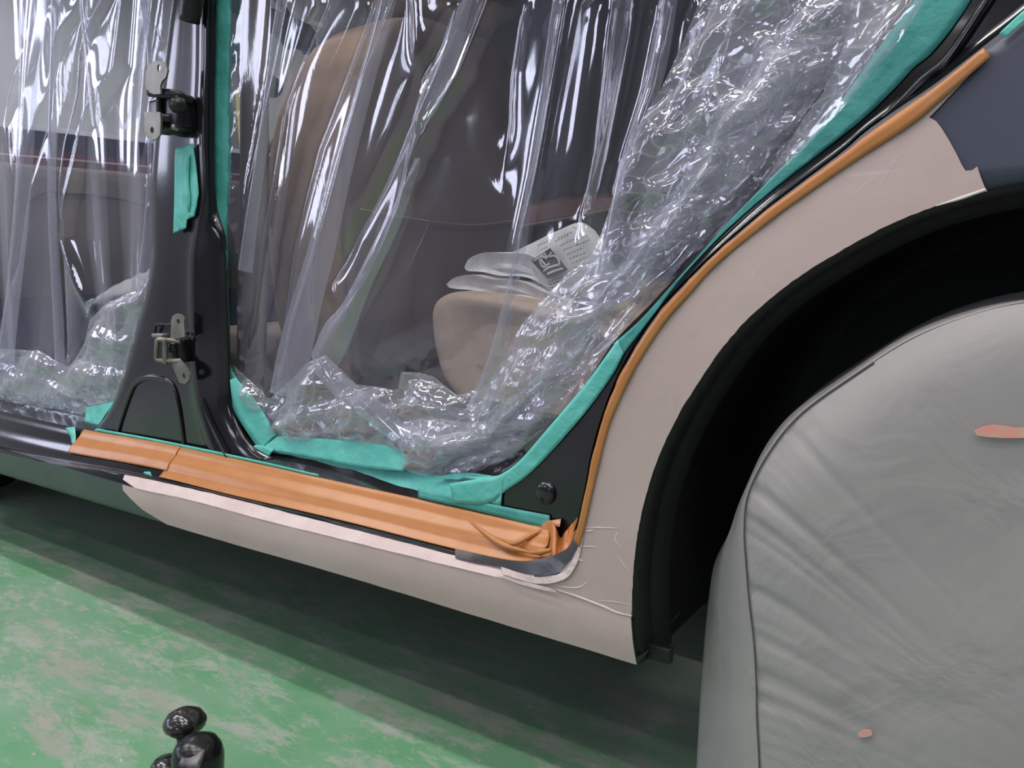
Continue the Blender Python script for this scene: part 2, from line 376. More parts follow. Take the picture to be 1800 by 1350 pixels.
def film_mat(name, haze, tint=(.95, .96, 1.0), gl=1.0, bump=.5, hz=(.78, .78, .93), stretch=(1, 1, .35), bs=130, crease=False):
    m, nt, b = newmat(name); nt.nodes.remove(b); out = nt.nodes['Material Output']
    tc = N(nt, 'ShaderNodeTexCoord'); mp = N(nt, 'ShaderNodeMapping'); mp.inputs['Scale'].default_value = stretch; nt.links.new(tc.outputs['Object'], mp.inputs[0])
    t = N(nt, 'ShaderNodeTexNoise', i_Scale=bs, i_Detail=3, i_Roughness=.6, i_Distortion=.6); nt.links.new(mp.outputs[0], t.inputs[0])
    # the fine puckering comes in patches
    tm = N(nt, 'ShaderNodeTexNoise', i_Scale=9, i_Detail=2); nt.links.new(mp.outputs[0], tm.inputs[0])
    rm = ramp(nt, tm.outputs[0], [(.50, (.05, .05, .05)), (.66, (1, 1, 1))])
    bp = N(nt, 'ShaderNodeBump', i_Distance=.003); nt.links.new(t.outputs[0], bp.inputs['Height'])
    ms = N(nt, 'ShaderNodeMath', operation='MULTIPLY'); nt.links.new(rm.outputs[0], ms.inputs[0]); ms.inputs[1].default_value = bump; nt.links.new(ms.outputs[0], bp.inputs['Strength'])
    bpo = bp.outputs[0]; cr_ = None
    if crease:
        wn = N(nt, 'ShaderNodeTexNoise', i_Scale=14, i_Detail=2); nt.links.new(tc.outputs['Object'], wn.inputs[0])
        va = N(nt, 'ShaderNodeVectorMath', operation='MULTIPLY_ADD'); nt.links.new(wn.outputs['Color'], va.inputs[0]); va.inputs[1].default_value = (.05, .05, .05); nt.links.new(tc.outputs['Object'], va.inputs[2])
        m2_ = N(nt, 'ShaderNodeMapping'); m2_.inputs['Rotation'].default_value = (0, .7, 0); m2_.inputs['Scale'].default_value = (.45, 1, 1.1); nt.links.new(va.outputs[0], m2_.inputs[0])
        vo_ = N(nt, 'ShaderNodeTexVoronoi', feature='DISTANCE_TO_EDGE', i_Scale=42); nt.links.new(m2_.outputs[0], vo_.inputs[0])
        vc_ = N(nt, 'ShaderNodeTexVoronoi', feature='F1', i_Scale=42); nt.links.new(m2_.outputs[0], vc_.inputs[0])
        b2_ = N(nt, 'ShaderNodeBump', i_Strength=.55, i_Distance=.004); nt.links.new(vo_.outputs['Distance'], b2_.inputs['Height']); nt.links.new(bp.outputs[0], b2_.inputs['Normal']); bpo = b2_.outputs[0]
        rc_ = ramp(nt, vo_.outputs['Distance'], [(.0, (.30, .30, .30)), (.045, (0, 0, 0))]); cr_ = rc_.outputs[0]
    lw = N(nt, 'ShaderNodeLayerWeight', i_Blend=.5)
    tr = N(nt, 'ShaderNodeBsdfTransparent'); tr.inputs[0].default_value = tint+(1,)
    gls = N(nt, 'ShaderNodeBsdfGlossy'); gls.inputs['Roughness'].default_value = .06; gls.inputs['Color'].default_value = (1, 1, 1, 1); nt.links.new(bpo, gls.inputs['Normal'])
    df = N(nt, 'ShaderNodeBsdfDiffuse'); df.inputs[0].default_value = hz+(1,); tl = N(nt, 'ShaderNodeBsdfTranslucent'); tl.inputs[0].default_value = hz+(1,)
    m1 = N(nt, 'ShaderNodeMixShader'); m1.inputs[0].default_value = .4; nt.links.new(df.outputs[0], m1.inputs[1]); nt.links.new(tl.outputs[0], m1.inputs[2])
    def pw(e, mul, add):
        a = N(nt, 'ShaderNodeMath', operation='POWER'); nt.links.new(lw.outputs['Facing'], a.inputs[0]); a.inputs[1].default_value = e
        c = N(nt, 'ShaderNodeMath', operation='MULTIPLY_ADD', use_clamp=True); nt.links.new(a.outputs[0], c.inputs[0]); c.inputs[1].default_value = mul; c.inputs[2].default_value = add; return c.outputs[0]
    m2 = N(nt, 'ShaderNodeMixShader'); hf = pw(3.0, .5, haze)
    if cr_ is not None:
        ad = N(nt, 'ShaderNodeMath', operation='ADD', use_clamp=True); nt.links.new(hf, ad.inputs[0]); nt.links.new(cr_, ad.inputs[1]); hf = ad.outputs[0]
    nt.links.new(hf, m2.inputs[0]); nt.links.new(tr.outputs[0], m2.inputs[1]); nt.links.new(m1.outputs[0], m2.inputs[2])
    m3 = N(nt, 'ShaderNodeMixShader'); nt.links.new(pw(3.5, .55*gl, .09*gl), m3.inputs[0]); nt.links.new(m2.outputs[0], m3.inputs[1]); nt.links.new(gls.outputs[0], m3.inputs[2])
    nt.links.new(m3.outputs[0], out.inputs[0])
    return m
M['film'] = film_mat('clear_film', .06, gl=1.45, bump=.22, stretch=(1,1,.22), bs=95)
M['film_fold'] = film_mat('clear_film_fold', .20, gl=1.2, bump=.2)
M['film_crumple'] = film_mat('clear_film_crumpled', .29, gl=1.2, bump=.10, stretch=(1, 1, 1), bs=40, hz=(.88, .87, .92), crease=True)
def glass_mat():
    m, nt, b = newmat('clear_glass'); nt.nodes.remove(b); out = nt.nodes['Material Output']
    tr = N(nt, 'ShaderNodeBsdfTransparent'); tr.inputs[0].default_value = (.93, .96, .95, 1); g = N(nt, 'ShaderNodeBsdfGlossy'); g.inputs['Roughness'].default_value = .02
    mx = N(nt, 'ShaderNodeMixShader'); mx.inputs[0].default_value = .06; nt.links.new(tr.outputs[0], mx.inputs[1]); nt.links.new(g.outputs[0], mx.inputs[2]); nt.links.new(mx.outputs[0], out.inputs[0]); return m
M['glass'] = glass_mat()
def emit_mat(name, col, st):
    m, nt, b = newmat(name); b.inputs['Emission Color'].default_value = col+(1,); b.inputs['Emission Strength'].default_value = st; b.inputs['Base Color'].default_value = (.8, .8, .8, 1); return m
M['tube'] = emit_mat('tube_glow', COOL, 14.0); M['sky_pane'] = emit_mat('daylight_pane', BLUE, 5.0)

# ================================================================== THE SETTING
RX0, RX1, RY0, RY1, RZ = -6.5, 4.5, -5.6, 5.0, 3.3
def struct(o, cat=None): o['kind'] = 'structure'; return o
struct(box('floor', (RX0, RY0, -.1), (RX1, RY1, 0), M['floor']))
struct(box('ceiling', (RX0, RY0, RZ), (RX1, RY1, RZ+.1), M['ceiling_paint']))
struct(box('wall_left', (RX0-.1, RY0, 0), (RX0, RY1, RZ), M['wall_paint']))
struct(box('wall_right', (RX1, RY0, 0), (RX1+.1, RY1, RZ), M['wall_grey']))
struct(box('wall_back', (RX0, RY1, 0), (RX1, RY1+.1, RZ), M['wall_paint']))
struct(box('wall_front', (RX0, RY0-.1, 0), (RX1, RY0, RZ), M['wall_grey']))
def wbox(name, k, x, y, a0, a1, z0, z1, t, mat, parent=None):
    if k: return box(name, (RX0, y+a0, z0), (RX0+t, y+a1, z1), mat, parent)
    return box(name, (x+a0, RY0, z0), (x+a1, RY0+t, z1), mat, parent)
for i, (x, y, k) in enumerate(WINS):
    w = struct(wbox('window_%d' % (i+1), k, x, y, -.5, .5, 1.5, 2.8, .012, M['sky_pane']))
    for (a, b2, c, d) in ((-.55, -.5, 1.45, 2.85), (.5, .55, 1.45, 2.85), (-.5, .5, 1.45, 1.5), (-.5, .5, 2.8, 2.85), (-.02, .02, 1.5, 2.8)):
        wbox('window_frame', k, x, y, a, b2, c, d, .03, M['teal_steel'], w)
for i, (x, y) in enumerate(TUBES):  # includes the two battens added only to light the left wall
    e = empty('ceiling_lamp'); e.location = (x, y, 3.0)
    tag(e, 'white fluorescent batten lamp hanging under the workshop ceiling', 'ceiling lamp', 'fluorescent battens under the ceiling')
    box('housing', (-.63, -.07, .03), (.63, .07, .09), M['white_trim'], e)
    tube('lamp_tube', [(x-.6, y, 3.02), (x+.6, y, 3.02)], .014, M['tube'], e)

# ================================================================== THE CAR
car = empty('car'); tag(car, 'dark car with both left doors removed and its wheel arch under repair', 'car')
def yb(x, z):   # outer body skin
    return 0.22*np.clip(z-.45, 0, None)**2 + .35*np.clip(.235-z, 0, None)
# --- rear arch edge, bottom to top
ARCH = [(1121,1167),(1113,1067),(1114,1007),(1129,898),(1160,800),(1185,744),(1259,626),(1315,559),(1411,481),(1500,430),(1583,383),(1733,335),(1800,320),(1900,312),(2050,322),(2250,375)]
QR = [(1018,962),(1028,925),(1040,870),(1052,820),(1070,750),(1100,680),(1130,625),(1170,565),(1210,520),(1260,465),(1345,395),(1420,340),(1500,285),(1600,220),(1660,170),(1741,100)]
QL = [(1014,932),(1023,905),(1035,850),(1044,800),(1060,740),(1085,672),(1116,612),(1155,553),(1197,506),(1255,448),(1338,376),(1400,328),(1480,268),(1520,233),(1580,190),(1640,150),(1726,84)]
SIL1 = [(-150,790),(0,833),(217,898),(400,952),(597,1008),(860,1088),(1121,1167)]
def pb(pts, off=0.0): return np.array([at(a[0], a[1], lambda x, z: float(yb(x, z))+off) for a in pts])
# painted rear quarter panel
edge_up = pb([(1726,84),(1800,25),(1900,-60),(2070,-220)])
def smooth_curve(A, k=9):
    h = k//2; pad_ = np.vstack([A[0]+(A[0]-A[1:h+1])[::-1], A, A[-1]+(A[-1]-A[-h-1:-1])[::-1]])
    return np.stack([np.convolve(pad_[:, i], np.ones(k)/k, 'valid') for i in range(3)], 1)
ARS = smooth_curve(resample(pb(ARCH), 160), 15)
i2 = int(np.argmin(np.linalg.norm(ARS-pb([ARCH[2]])[0], axis=1))); i1 = int(np.argmin(np.linalg.norm(ARS-at(1112, 1083, 0), axis=1))); i11 = int(np.argmin(np.linalg.norm(ARS-pb([ARCH[11]])[0], axis=1)))
qpoly = np.vstack([pb([(938,1027),(1010,1047)]), ARS[i1:], pb([(2420,-225)]), edge_up[::-1][:-1], resample(pb(QL), 60)[::-1], pb([(1007,978),(984,1004),(942,1010)])])
region('quarter_panel', qpoly, lambda x, z: yb(x, z)+.0006, M['grey_paint'], car, step=.012, th=.0012)
# body filler on the quarter, a skin proud of the paint
ARF = ARCH[:12]
fpoly = np.vstack([pb([(938,1027),(1010,1048)]), ARS[i1:i11+1], pb([(1731,330),(1727,318),(1722,305),(1718,293),(1710,300),(1698,301),(1692,290),(1683,272),(1668,248),(1656,226),(1646,212),(1634,207)]), resample(pb(QR), 60)[::-1][1:], pb([(1007,982),(984,1008),(942,1014)])])
def fil(x, z): 
    p = np.stack([np.asarray(x), np.zeros_like(x), np.asarray(z)], -1)
    return yb(x, z)-.0022+nz(p, 30)*.0004
fq = region('body_filler', fpoly, fil, M['filler'], car, step=.007, rough=.0002)
tag(fq, 'pinkish grey sanded filler')
# ridges left in the filler
def ridge(pts, r, par=fq, mat='filler_pale_lit'):
    return tube('filler_ridge', [at(a[0], a[1], lambda x, z: float(yb(x, z))-.0022) for a in pts], r, M[mat], par, seg=6, n=24, flat=.6)
ridge([(975,1036),(1010,1047),(1060,1066),(1085,1077),(1111,1083)], [.0006,.0013,.0012,.0013,.0008])
ridge([(840,1061),(880,1065),(920,1078),(960,1090)], [.0003,.0008,.0007,.0003])
ridge([(960,1095),(1030,1112),(1100,1144)], [.0003,.0006,.0002])
ridge([(1018,927),(1060,928),(1090,929)], [.0003,.0008,.0003]); ridge([(1030,934),(1042,933)], [.0008,.0010])
ridge([(1018,962),(1030,961),(1050,962)], [.0008,.0009,.0003]); ridge([(1013,980),(1018,984),(1024,987)], [.0012,.0016,.0008])
ridge([(1085,935),(1082,950),(1092,962)], [.0004,.0010,.0003]); ridge([(1085,975),(1095,990),(1106,1004)], [.0003,.0006,.0003])
ridge([(975,1028),(1000,1033),(1020,1032),(1033,1022)], [.0003,.0008,.0008,.0003])
ridge([(1050,1055),(1080,1058),(1110,1063)], [.0002,.0006,.0004])
for pts in ([(1448,387),(1500,340),(1545,305),(1582,270)], [(1534,342),(1556,312),(1580,272)], [(1474,340),(1492,334),(1503,326)], [(1320,490),(1330,468)], [(1350,452),(1362,440),(1372,432)], [(1178,690),(1186,735)]):
    ridge(pts, [.0001, .00035, .0001])
tube('paint_nick', [at(a[0], a[1], lambda x, z: float(yb(x, z))-.003) for a in [(1178,549),(1184,541),(1196,531),(1203,525)]], [.0004, .0022, .0016, .0003], M['plastic_black'], fq, seg=6, n=14, flat=.3)
# chipped edge of primer along the arch top
tube('primer_edge', [at(a[0], a[1], lambda x, z: float(yb(x, z))-.002) for a in [(1645,362),(1690,348),(1733,333)]], [.0003,.0012,.0010], M['white_trim'], fq, seg=6, n=20, flat=.6)

# --- sill
yS5, yS6 = .024, .060
def cv(pts): return np.array([at(*a) for a in pts])
S0 = cv([(-150,790,.001),(0,833,.001),(217,898,.001),(400,952,.001),(597,1008,.001),(860,1088,.001),(940,1112,.001)])
S0e = cv([(-150,790,.004),(0,833,.002),(217,898,.002),(400,952,.002),(597,1008,.002),(860,1088,.002),(1000,1130,.002),(1121,1167,.002)])
Sb = S0+np.array([0, .10, .012])
S3 = cv([(-150,752,.0),(0,795,.0),(100,818,.0),(240,857,.0),(333,877,.0),(467,913,.0),(597,945,.0),(800,995,.0),(942,1028,.0)])
S3e = cv([(-150,752,.0),(0,795,.0),(100,818,.0),(240,857,.0),(333,877,.0),(467,913,.0),(597,945,.0),(800,995,.0),(942,1028,.0),(1010,1048,.0),(1111,1084,.0)])
S4 = cv([(-150,748,.004),(0,790,.004),(100,813,.006),(217,833,.014),(300,850,.016),(400,873,.016),(597,923,.016),(800,975,.014),(889,994,.010),(942,1010,.003)])
S5 = cv([(-150,740,.014),(0,782,.014),(100,805,.018),(217,826,yS5),(300,843,yS5),(400,868,yS5),(597,914,yS5),(800,965,.024),(889,984,.022),(960,990,.016)])
S6 = cv([(-150,690,yS6),(0,722,yS6),(133,752,yS6),(290,780,yS6),(400,803,yS6),(597,847,yS6),(750,880,.057),(860,905,.052),(968,930,.0495)])
S7 = cv([(-150,668,.095),(0,700,.095),(130,728,.095),(200,735,.098),(400,780,.098),(480,780,.098),(600,800,.098),(720,835,.098),(860,850,.098),(968,900,.062)])
Sm = [S5*(1-t)+S6*t+np.array([0, dy, 0]) for t, dy in ((.12, .012), (.3, .016), (.42, -.002), (.6, .003), (.72, .006), (.9, -.002))] if False else None
def mix(a, b, t, dy=0.0, dz=0.0, n=60): 
    a = resample(a, n); b = resample(b, n); return a*(1-t)+b*t+np.array([0, dy, dz])
Sbe = S0e+np.array([0, .10, .012])
sill = loft('sill', [Sbe, S0e, mix(S0e, S3e, .5, -.001), S3e], M['sill_reflection_paint'], car, n=90, sub=3)
prof = [(0, 0, 0), (.2, .0025, 0), (.36, .0005, 0), (.5, -.0005, 0), (.72, .0015, 0), (.88, 0, 0), (1, 0, 0)]
loft('sill_step', [S3, S4]+[mix(S5, S6, t, dy) for t, dy, _ in prof], M['black_paint'], car, n=90, sub=3, cr=True)
loft('door_ledge', [S6, mix(S6, S7, .35, .004), mix(S6, S7, .8, .004), S7, S7+np.array([0, .05, .0]), S7+np.array([0, .12, -.06])], M['black_paint'], car, n=90, sub=2)
# scrape marks left of the filler
for pts, r in (([(100,815),(125,818),(155,823)], .0009), ([(178,826),(198,832),(212,834)], .0011), ([(112,828),(130,831)], .0005)):
    tube('paint_chip', [at(a[0], a[1], .001 if a[1] > 820 else .003) for a in pts], [r*.4, r, r*.5], M['scraped'], sill, seg=6, n=12, flat=.4)
# filler on the sill
def cut(c, i0, i1): return resample(c, 200)[i0:i1]
def tx(c, xa, n=70):   # part of the curve that lies right of the pixel column's world x
    R = resample(c, 400); return resample(R[R[:, 0] > xa], n)
xa = at(225, 890, 0)[0]
off = np.array([0, -.0022, 0])
def eps(c, n=160):
    return c
def jag(c, a): return c
def mx_(t): return mix(S0e, S3e, t, -.002*math.sin(PI*t), n=300)
fs_low = [tx(S0e, at(292, 920, 0)[0])+off, tx(mx_(.15), at(272, 912, 0)[0])+off, tx(mx_(.3), at(252, 905, 0)[0])+off, tx(mx_(.45), at(243, 898, 0)[0])+off, tx(mx_(.6), at(232, 890, 0)[0])+off, tx(mx_(.8), at(220, 872, 0)[0])+off, tx(S3e, at(216, 860, 0)[0])+off]
fsl = loft('sill_filler', fs_low, M['filler'], car, n=160, sub=3, noise=.0005, nscale=35)
tag(fsl, 'olive grey filler on the lower sill')
fs_hi = [tx(S3, at(240, 860, 0)[0])+off*1.3, tx(mix(S3, S4, .5, 0, n=200), at(210, 846, 0)[0])+off*1.2, tx(S4, at(204, 838, 0)[0])+off]
ff = loft('lit_filler_band', fs_hi, M['filler_pale_lit'], car, n=160, sub=4, noise=.0007, nscale=70); tag(ff, 'pale pink filler band with its top light in the colour')
# pale filler curl carrying the painted lit band into the corner below the tape
loft('filler_corner', [cv([(880,996,.004),(942,1014,-.002),(984,1008,-.003),(1007,984,-.003),(1021,945,-.003)]), cv([(885,1010,-.001),(945,1026,-.004),(992,1018,-.005),(1014,990,-.004),(1026,945,-.003)])], M['filler_pale_lit'], car, n=50, sub=3, noise=.0006, nscale=80)
loft('filler_flake', [cv([(860,1008,-.003),(930,1024,-.0045),(975,1036,-.0045)]), cv([(850,1004,-.003),(925,1030,-.005),(980,1042,-.0045)])], M['filler_pale_lit'], car, n=40, sub=2, noise=.0005, nscale=80)
# dark corner channel
M['worn_grey'] = simple('worn_grey', (52, 56, 62), .4, c2=(132, 132, 136), ns=9, stretch=(1, 1, 7), lo=.5, hi=.72, detail=6)
loft('corner_channel', [cv([(800,965,.022),(889,984,.018),(935,985,.016),(975,975,.015),(1000,960,.014),(1012,930,.014)]), cv([(800,972,.014),(889,993,.009),(945,1003,.005),(984,994,.003),(1008,968,.002),(1021,935,.001)]), cv([(800,980,.006),(889,999,.003),(945,1012,.000),(988,1004,-.001),(1012,975,-.001),(1025,938,-.001)])], M['worn_grey'], car, n=60, sub=4)

# --- door jamb (dark panel between the film and the quarter)
TO = [(853,885),(893,860),(937,827),(1017,740),(1074,663),(1093,626),(1207,478),(1315,370),(1499,224),(1567,161),(1605,120),(1640,91),(1691,25),(1740,-60)]
TI = [(800,845),(863,842),(913,810),(963,753),(1027,677),(1080,600),(1148,530),(1230,440),(1330,330),(1450,222),(1560,80),(1640,-5),(1680,-70),(1795,-240)]
QLx = QL+[(1800,28),(1900,-55),(2070,-215)]
def tumble(z): return .22*np.clip(np.asarray(z)-.45, 0, None)**2
qlc = resample(np.array([at(a[0], a[1], lambda x, z: .011+float(tumble(z))) for a in QLx]), 130)
def offs(A, d, y):
    T = np.gradient(A, axis=0); nrm = np.stack([-T[:, 2], np.zeros(len(T)), T[:, 0]], 1); nrm /= np.linalg.norm(nrm, axis=1)[:, None]+1e-9
    k = np.ones(7)/7; pad = np.pad(nrm, ((3, 3), (0, 0)), 'edge'); nrm = np.stack([np.convolve(pad[:, i], k, 'valid') for i in range(3)], 1)
    B = A+nrm*d; B[:, 1] = y+tumble(B[:, 2]); return B
YJ = .052
jl = [offs(qlc, 0, .004), offs(qlc, .001, .012), offs(qlc, .004, .030), offs(qlc, .007, .042), offs(qlc, .0115, .049), offs(qlc, .017, YJ)]
jb2 = loft('jamb_edge', jl, M['black_paint'], car, n=130, sub=3, cr=True)
def yj(x, z): return YJ+tumble(z)+0*np.asarray(x)
def yjf(x, z): return YJ+float(tumble(z))
def pj(pts, o=0.0): return np.array([at(a[0], a[1], lambda x, z: yjf(x, z)+o) for a in pts])
jp = np.vstack([offs(qlc, .0168, YJ)[::1], resample(pj([(860,846)]+TI[2:]), 60)[::-1], pj([(856,890),(930,925),(990,940)])])
jamb = region('door_jamb', jp, yj, M['black_paint'], car, step=.010)
# rolled seam running beside the tape
sb = resample(pj([(1093,640),(1150,570),(1216,492),(1322,384),(1506,238),(1577,172),(1616,132),(1655,100),(1706,25),(1760,-60),(1870,-240)]), 80)
loft('jamb_seam', [sb+np.array([0, .002, 0]), offs(sb, -.003, YJ-.004), offs(sb, -.007, YJ-.004), offs(sb, -.011, YJ+.001)], M['black_paint'], car, n=80, sub=3, cr=True)
c0 = pj([(960, 866)])[0]
lathe('plug', [(.0, -.0022), (.004, -.0018), (.007, -.0009), (.0095, -.0001), (.012, .0006)], c0, (0, 1, 0), M['black_paint'], jamb, seg=24)
jt = resample(pj(TI), 60)
loft('jamb_flange', [jt, jt+np.array([0, .06, 0])], M['black_paint'], car, n=60)
c0 = pj([(960, 866)])[0]
lathe('plug', [(.0, -.006), (.008, -.0055), (.0115, -.004), (.013, 0), (.0135, .004)], c0, (0, 1, 0), M['black_paint'], jamb, seg=24)
# --- wheel arch lip and liner
arw = resample(ARS, 140)
cx, cz = .0307, .2746
def shrink(A, dr, dy):
    B = A.copy(); v = B[:, [0, 2]]-np.array([cx, cz]); L = np.linalg.norm(v, axis=1)[:, None]; v = v/L*(L+dr)
    B[:, 0] = v[:, 0]+cx; B[:, 2] = v[:, 1]+cz; B[:, 1] += dy; return B
loft('arch_lip', [shrink(arw, .0, -.001), shrink(arw, -.004, .004), shrink(arw, -.006, .018), shrink(arw, -.004, .03)], M['plastic_black'], car, n=120, sub=2)
loft('wheel_liner', [shrink(arw, -.004, .026), shrink(arw, -.010, .034), shrink(arw, -.013, .05), shrink(arw, -.004, .07), shrink(arw, -.002, .2), shrink(arw, -.02, .36), shrink(arw, -.33, .37)], M['liner'], car, n=120, sub=3)
box('liner_back', (-.42, .36, .10), (.60, .38, .80), M['liner'], car)
b1 = at(1160, 1148, .03)
box('clip', b1-np.array([.012, .004, .008]), b1+np.array([.012, .006, .008]), M['plastic_black'], car, bev=.002)

# --- B pillar
PL = [(358,-240),(318,-60),(303,0),(290,100),(277,200),(270,262),(266,333),(266,450),(256,515),(233,600),(207,687),(187,730),(166,758)]
PRg = [(372,-240),(352,-60),(350,50),(349,120),(346,200),(346,260),(349,340),(342,400),(335,450),(334,520),(337,587),(340,690),(352,745),(372,800),(392,825)]
PR = [(394,-240),(382,-60),(382,0),(380,133),(380,300),(383,367),(398,420),(400,503),(404,607),(408,700),(426,753),(452,785),(490,806)]
def shift(c, dx, y): return P([(a[0]+dx, a[1]) for a in c], y)
pil = [shift(PL, -1, .13), shift(PL, 0, .073), shift(PL, 3, .067), shift(PL, 12, .064), shift(PRg, -14, .064), shift(PRg, -5, .063), shift(PRg, 1, .0600), shift(PRg, 8, .0595), shift(PRg, 18, .063), shift(PR, -12, .073), shift(PR, -1, .080), shift(PR, 0, .092), shift(PR, 1, .15)]
pillar = loft('door_pillar', pil, M['black_paint'], car, n=110, sub=2)
# pressed arch at its foot
def pp(pts, y=.0628): return [at(a[0], a[1], y) for a in pts]
tube('pressing', pp([(196,800),(212,740),(229,690),(240,672),(262,663),(290,668),(304,680),(313,712),(320,760),(324,800)]), .0045, M['black_paint'], pillar, seg=10, n=60, flat=.55)
# lit ridge down the foot of the pillar
tube('ridge', pp([(352,700),(364,735),(380,770),(402,812)], .058), [.0008, .0022, .0026, .002], M['black_paint'], pillar, seg=10, n=40, flat=.5)
tube('door_cable', [at(345, -60, .04), at(338, -10, .04), at(333, 38, .042)], [.015, .0145, .0135], M['rubber'], car, seg=20, n=10)
# --- hinges
def rounded(pts, y): return [at(a[0], a[1], y) for a in pts]
h1 = empty('hinge', car)
lathe('hinge_body', [(0, -.030), (.012, -.030), (.020, -.024), (.027, -.010), (.029, .004), (.030, .012)], at(318, 205, .062), (0, 1, 0), M['dark_steel'], h1)
box('hinge_block', at(300, 240, .062)-np.array([0, .032, 0]), at(345, 168, .062)+np.array([0, .0, 0]), M['black_gloss'], h1, bev=.006)
plate('leaf', rounded([(258,128),(262,115),(272,108),(284,107),(293,113),(296,124),(293,136),(286,143),(283,152),(284,165),(272,166),(260,161),(257,150)], .020), .0028, M['zinc'], h1, hole=(at(281,120,.020), .0048))
plate('leaf', rounded([(255,197),(283,197),(284,215),(283,236),(277,244),(268,247),(260,243),(256,230)], .020), .0028, M['zinc'], h1, hole=(at(269,229,.020), .0046))
tube('arm', [at(262,162,.022), at(285,164,.026), at(312,168,.036), at(335,178,.055)], [.006,.007,.007,.009], M['dark_steel'], h1, flat=.7)
tube('arm', [at(283,206,.022), at(300,208,.032), at(322,213,.05)], [.005,.006,.008], M['dark_steel'], h1, flat=.7)
tube('pin', [at(279,150,.026), at(280,205,.026)], .0045, M['dark_steel'], h1)
lathe('bolt', [(0, -.016), (.007, -.015), (.011, -.010), (.012, 0)], at(319, 186, .040), (0, 1, 0), M['dark_steel'], h1)
lathe('bolt', [(0, -.008), (.004, -.007), (.0055, 0)], at(311, 224, .036), (0, 1, 0), M['zinc'], h1, seg=6)
h2 = empty('hinge', car)
yy = .040
plate('leaf', rounded([(301,597),(302,563),(305,555),(312,551),(320,553),(325,561),(325,575),(326,592)], yy), .0028, M['zinc'], h2, hole=(at(315,565,yy), .0042))
plate('leaf', rounded([(301,634),(318,633),(328,645),(334,658),(334,668),(327,675),(317,673),(312,662)], yy), .0028, M['zinc'], h2, hole=(at(325,661,yy), .0042))
tube('clamp', [at(318,600,yy+.004), at(280,597,yy-.008), at(276,604,yy-.010), at(275,622,yy-.010), at(279,633,yy-.008), at(318,634,yy+.002)], .0036, M['zinc'], h2, seg=8, n=50)
tube('pin', [at(290,594,yy-.006), at(291,640,yy-.006)], .004, M['zinc'], h2)
box('hinge_block', at(302,634,.058)-np.array([0,.012,0]), at(336,595,.064), M['black_gloss'], h2, bev=.004)
lathe('bolt', [(0, -.010), (.006, -.009), (.010, -.004), (.011, 0)], at(307,611,.050), (0, 1, 0), M['dark_steel'], h2)
tube('bracket', [at(300,571,.061), at(278,570,.058), at(273,576,.058), at(272,592,.060)], .0022, M['dark_steel'], h2, seg=8, n=30)
box('knuckle', at(281,592,.05)-np.array([0,.014,0]), at(299,586,.05), M['zinc'], h2, bev=.0015)

# --- cabin shell
box('cabin_floor', (-2.7, .10, .22), (-.40, 1.42, .27), M['trim_dark'], car)
box('boot_floor', (-.40, .39, .20), (.6, 1.42, .27), M['trim_dark'], car)
box('roof', (-1.75, .16, 1.42), (.5, 1.32, 1.46), M['grey_paint'], car, bev=.015)
far = box('far_door', (-2.7, 1.38, .16), (.6, 1.44, .92), M['trim_dark'], car, bev=.01)
box('far_window_panel', (-1.55, 1.385, .90), (.6, 1.43, 1.42), M['trim_dark'], far)
box('far_window_frame', (-2.35, 1.385, 1.36), (-1.54, 1.43, 1.42), M['trim_dark'], far)
A = [atx_ for atx_ in ()]
yf = 1.27
loft('armrest', [cv([(820,392,1.34),(900,365,1.34),(1000,346,1.34),(1070,340,1.34),(1110,345,1.34)]), cv([(826,398,yf),(900,372,yf),(1000,350,yf),(1070,345,yf),(1100,352,yf)]), cv([(826,408,yf-.01),(900,396,yf-.01),(1000,379,yf-.01),(1080,362,yf-.01),(1105,360,yf-.01)])], M['arm_brown'], far, n=40, sub=4, noise=.002, nscale=20)
loft('armrest_edge', [cv([(824,408,yf-.012),(900,397,yf-.012),(1000,380,yf-.012),(1085,362,yf-.012)]), cv([(824,415,yf-.012),(900,402,yf-.012),(1000,384,yf-.012),(1085,366,yf-.012)]), cv([(824,418,1.34),(900,405,1.34),(1000,388,1.34),(1085,370,1.34)])], M['arm_tan'], far, n=40, sub=2)
box('rear_bulkhead', (.55, .1, .25), (.6, 1.4, 1.4), M['trim_dark'], car)
box('firewall', (-2.75, .1, .22), (-2.65, 1.4, .80), M['trim_dark'], car)
# inner trim of the B pillar
it = [[(432,-60),(432,200),(430,450),(428,700)], [(424,-60),(424,200),(421,450),(418,700)]]
loft('pillar_trim', [P([(426,-240),(422,-60),(422,200),(419,450),(414,700)], .16), P([(432,-240),(428,-60),(428,200),(425,450),(420,700)], .145), P([(470,-240),(468,-60),(470,200),(468,450),(462,700)], .15), P([(480,-240),(478,-60),(470,150),(472,300),(470,450),(464,700)], .20)], M['trim_beige'], car, n=50, sub=4, cr=True)
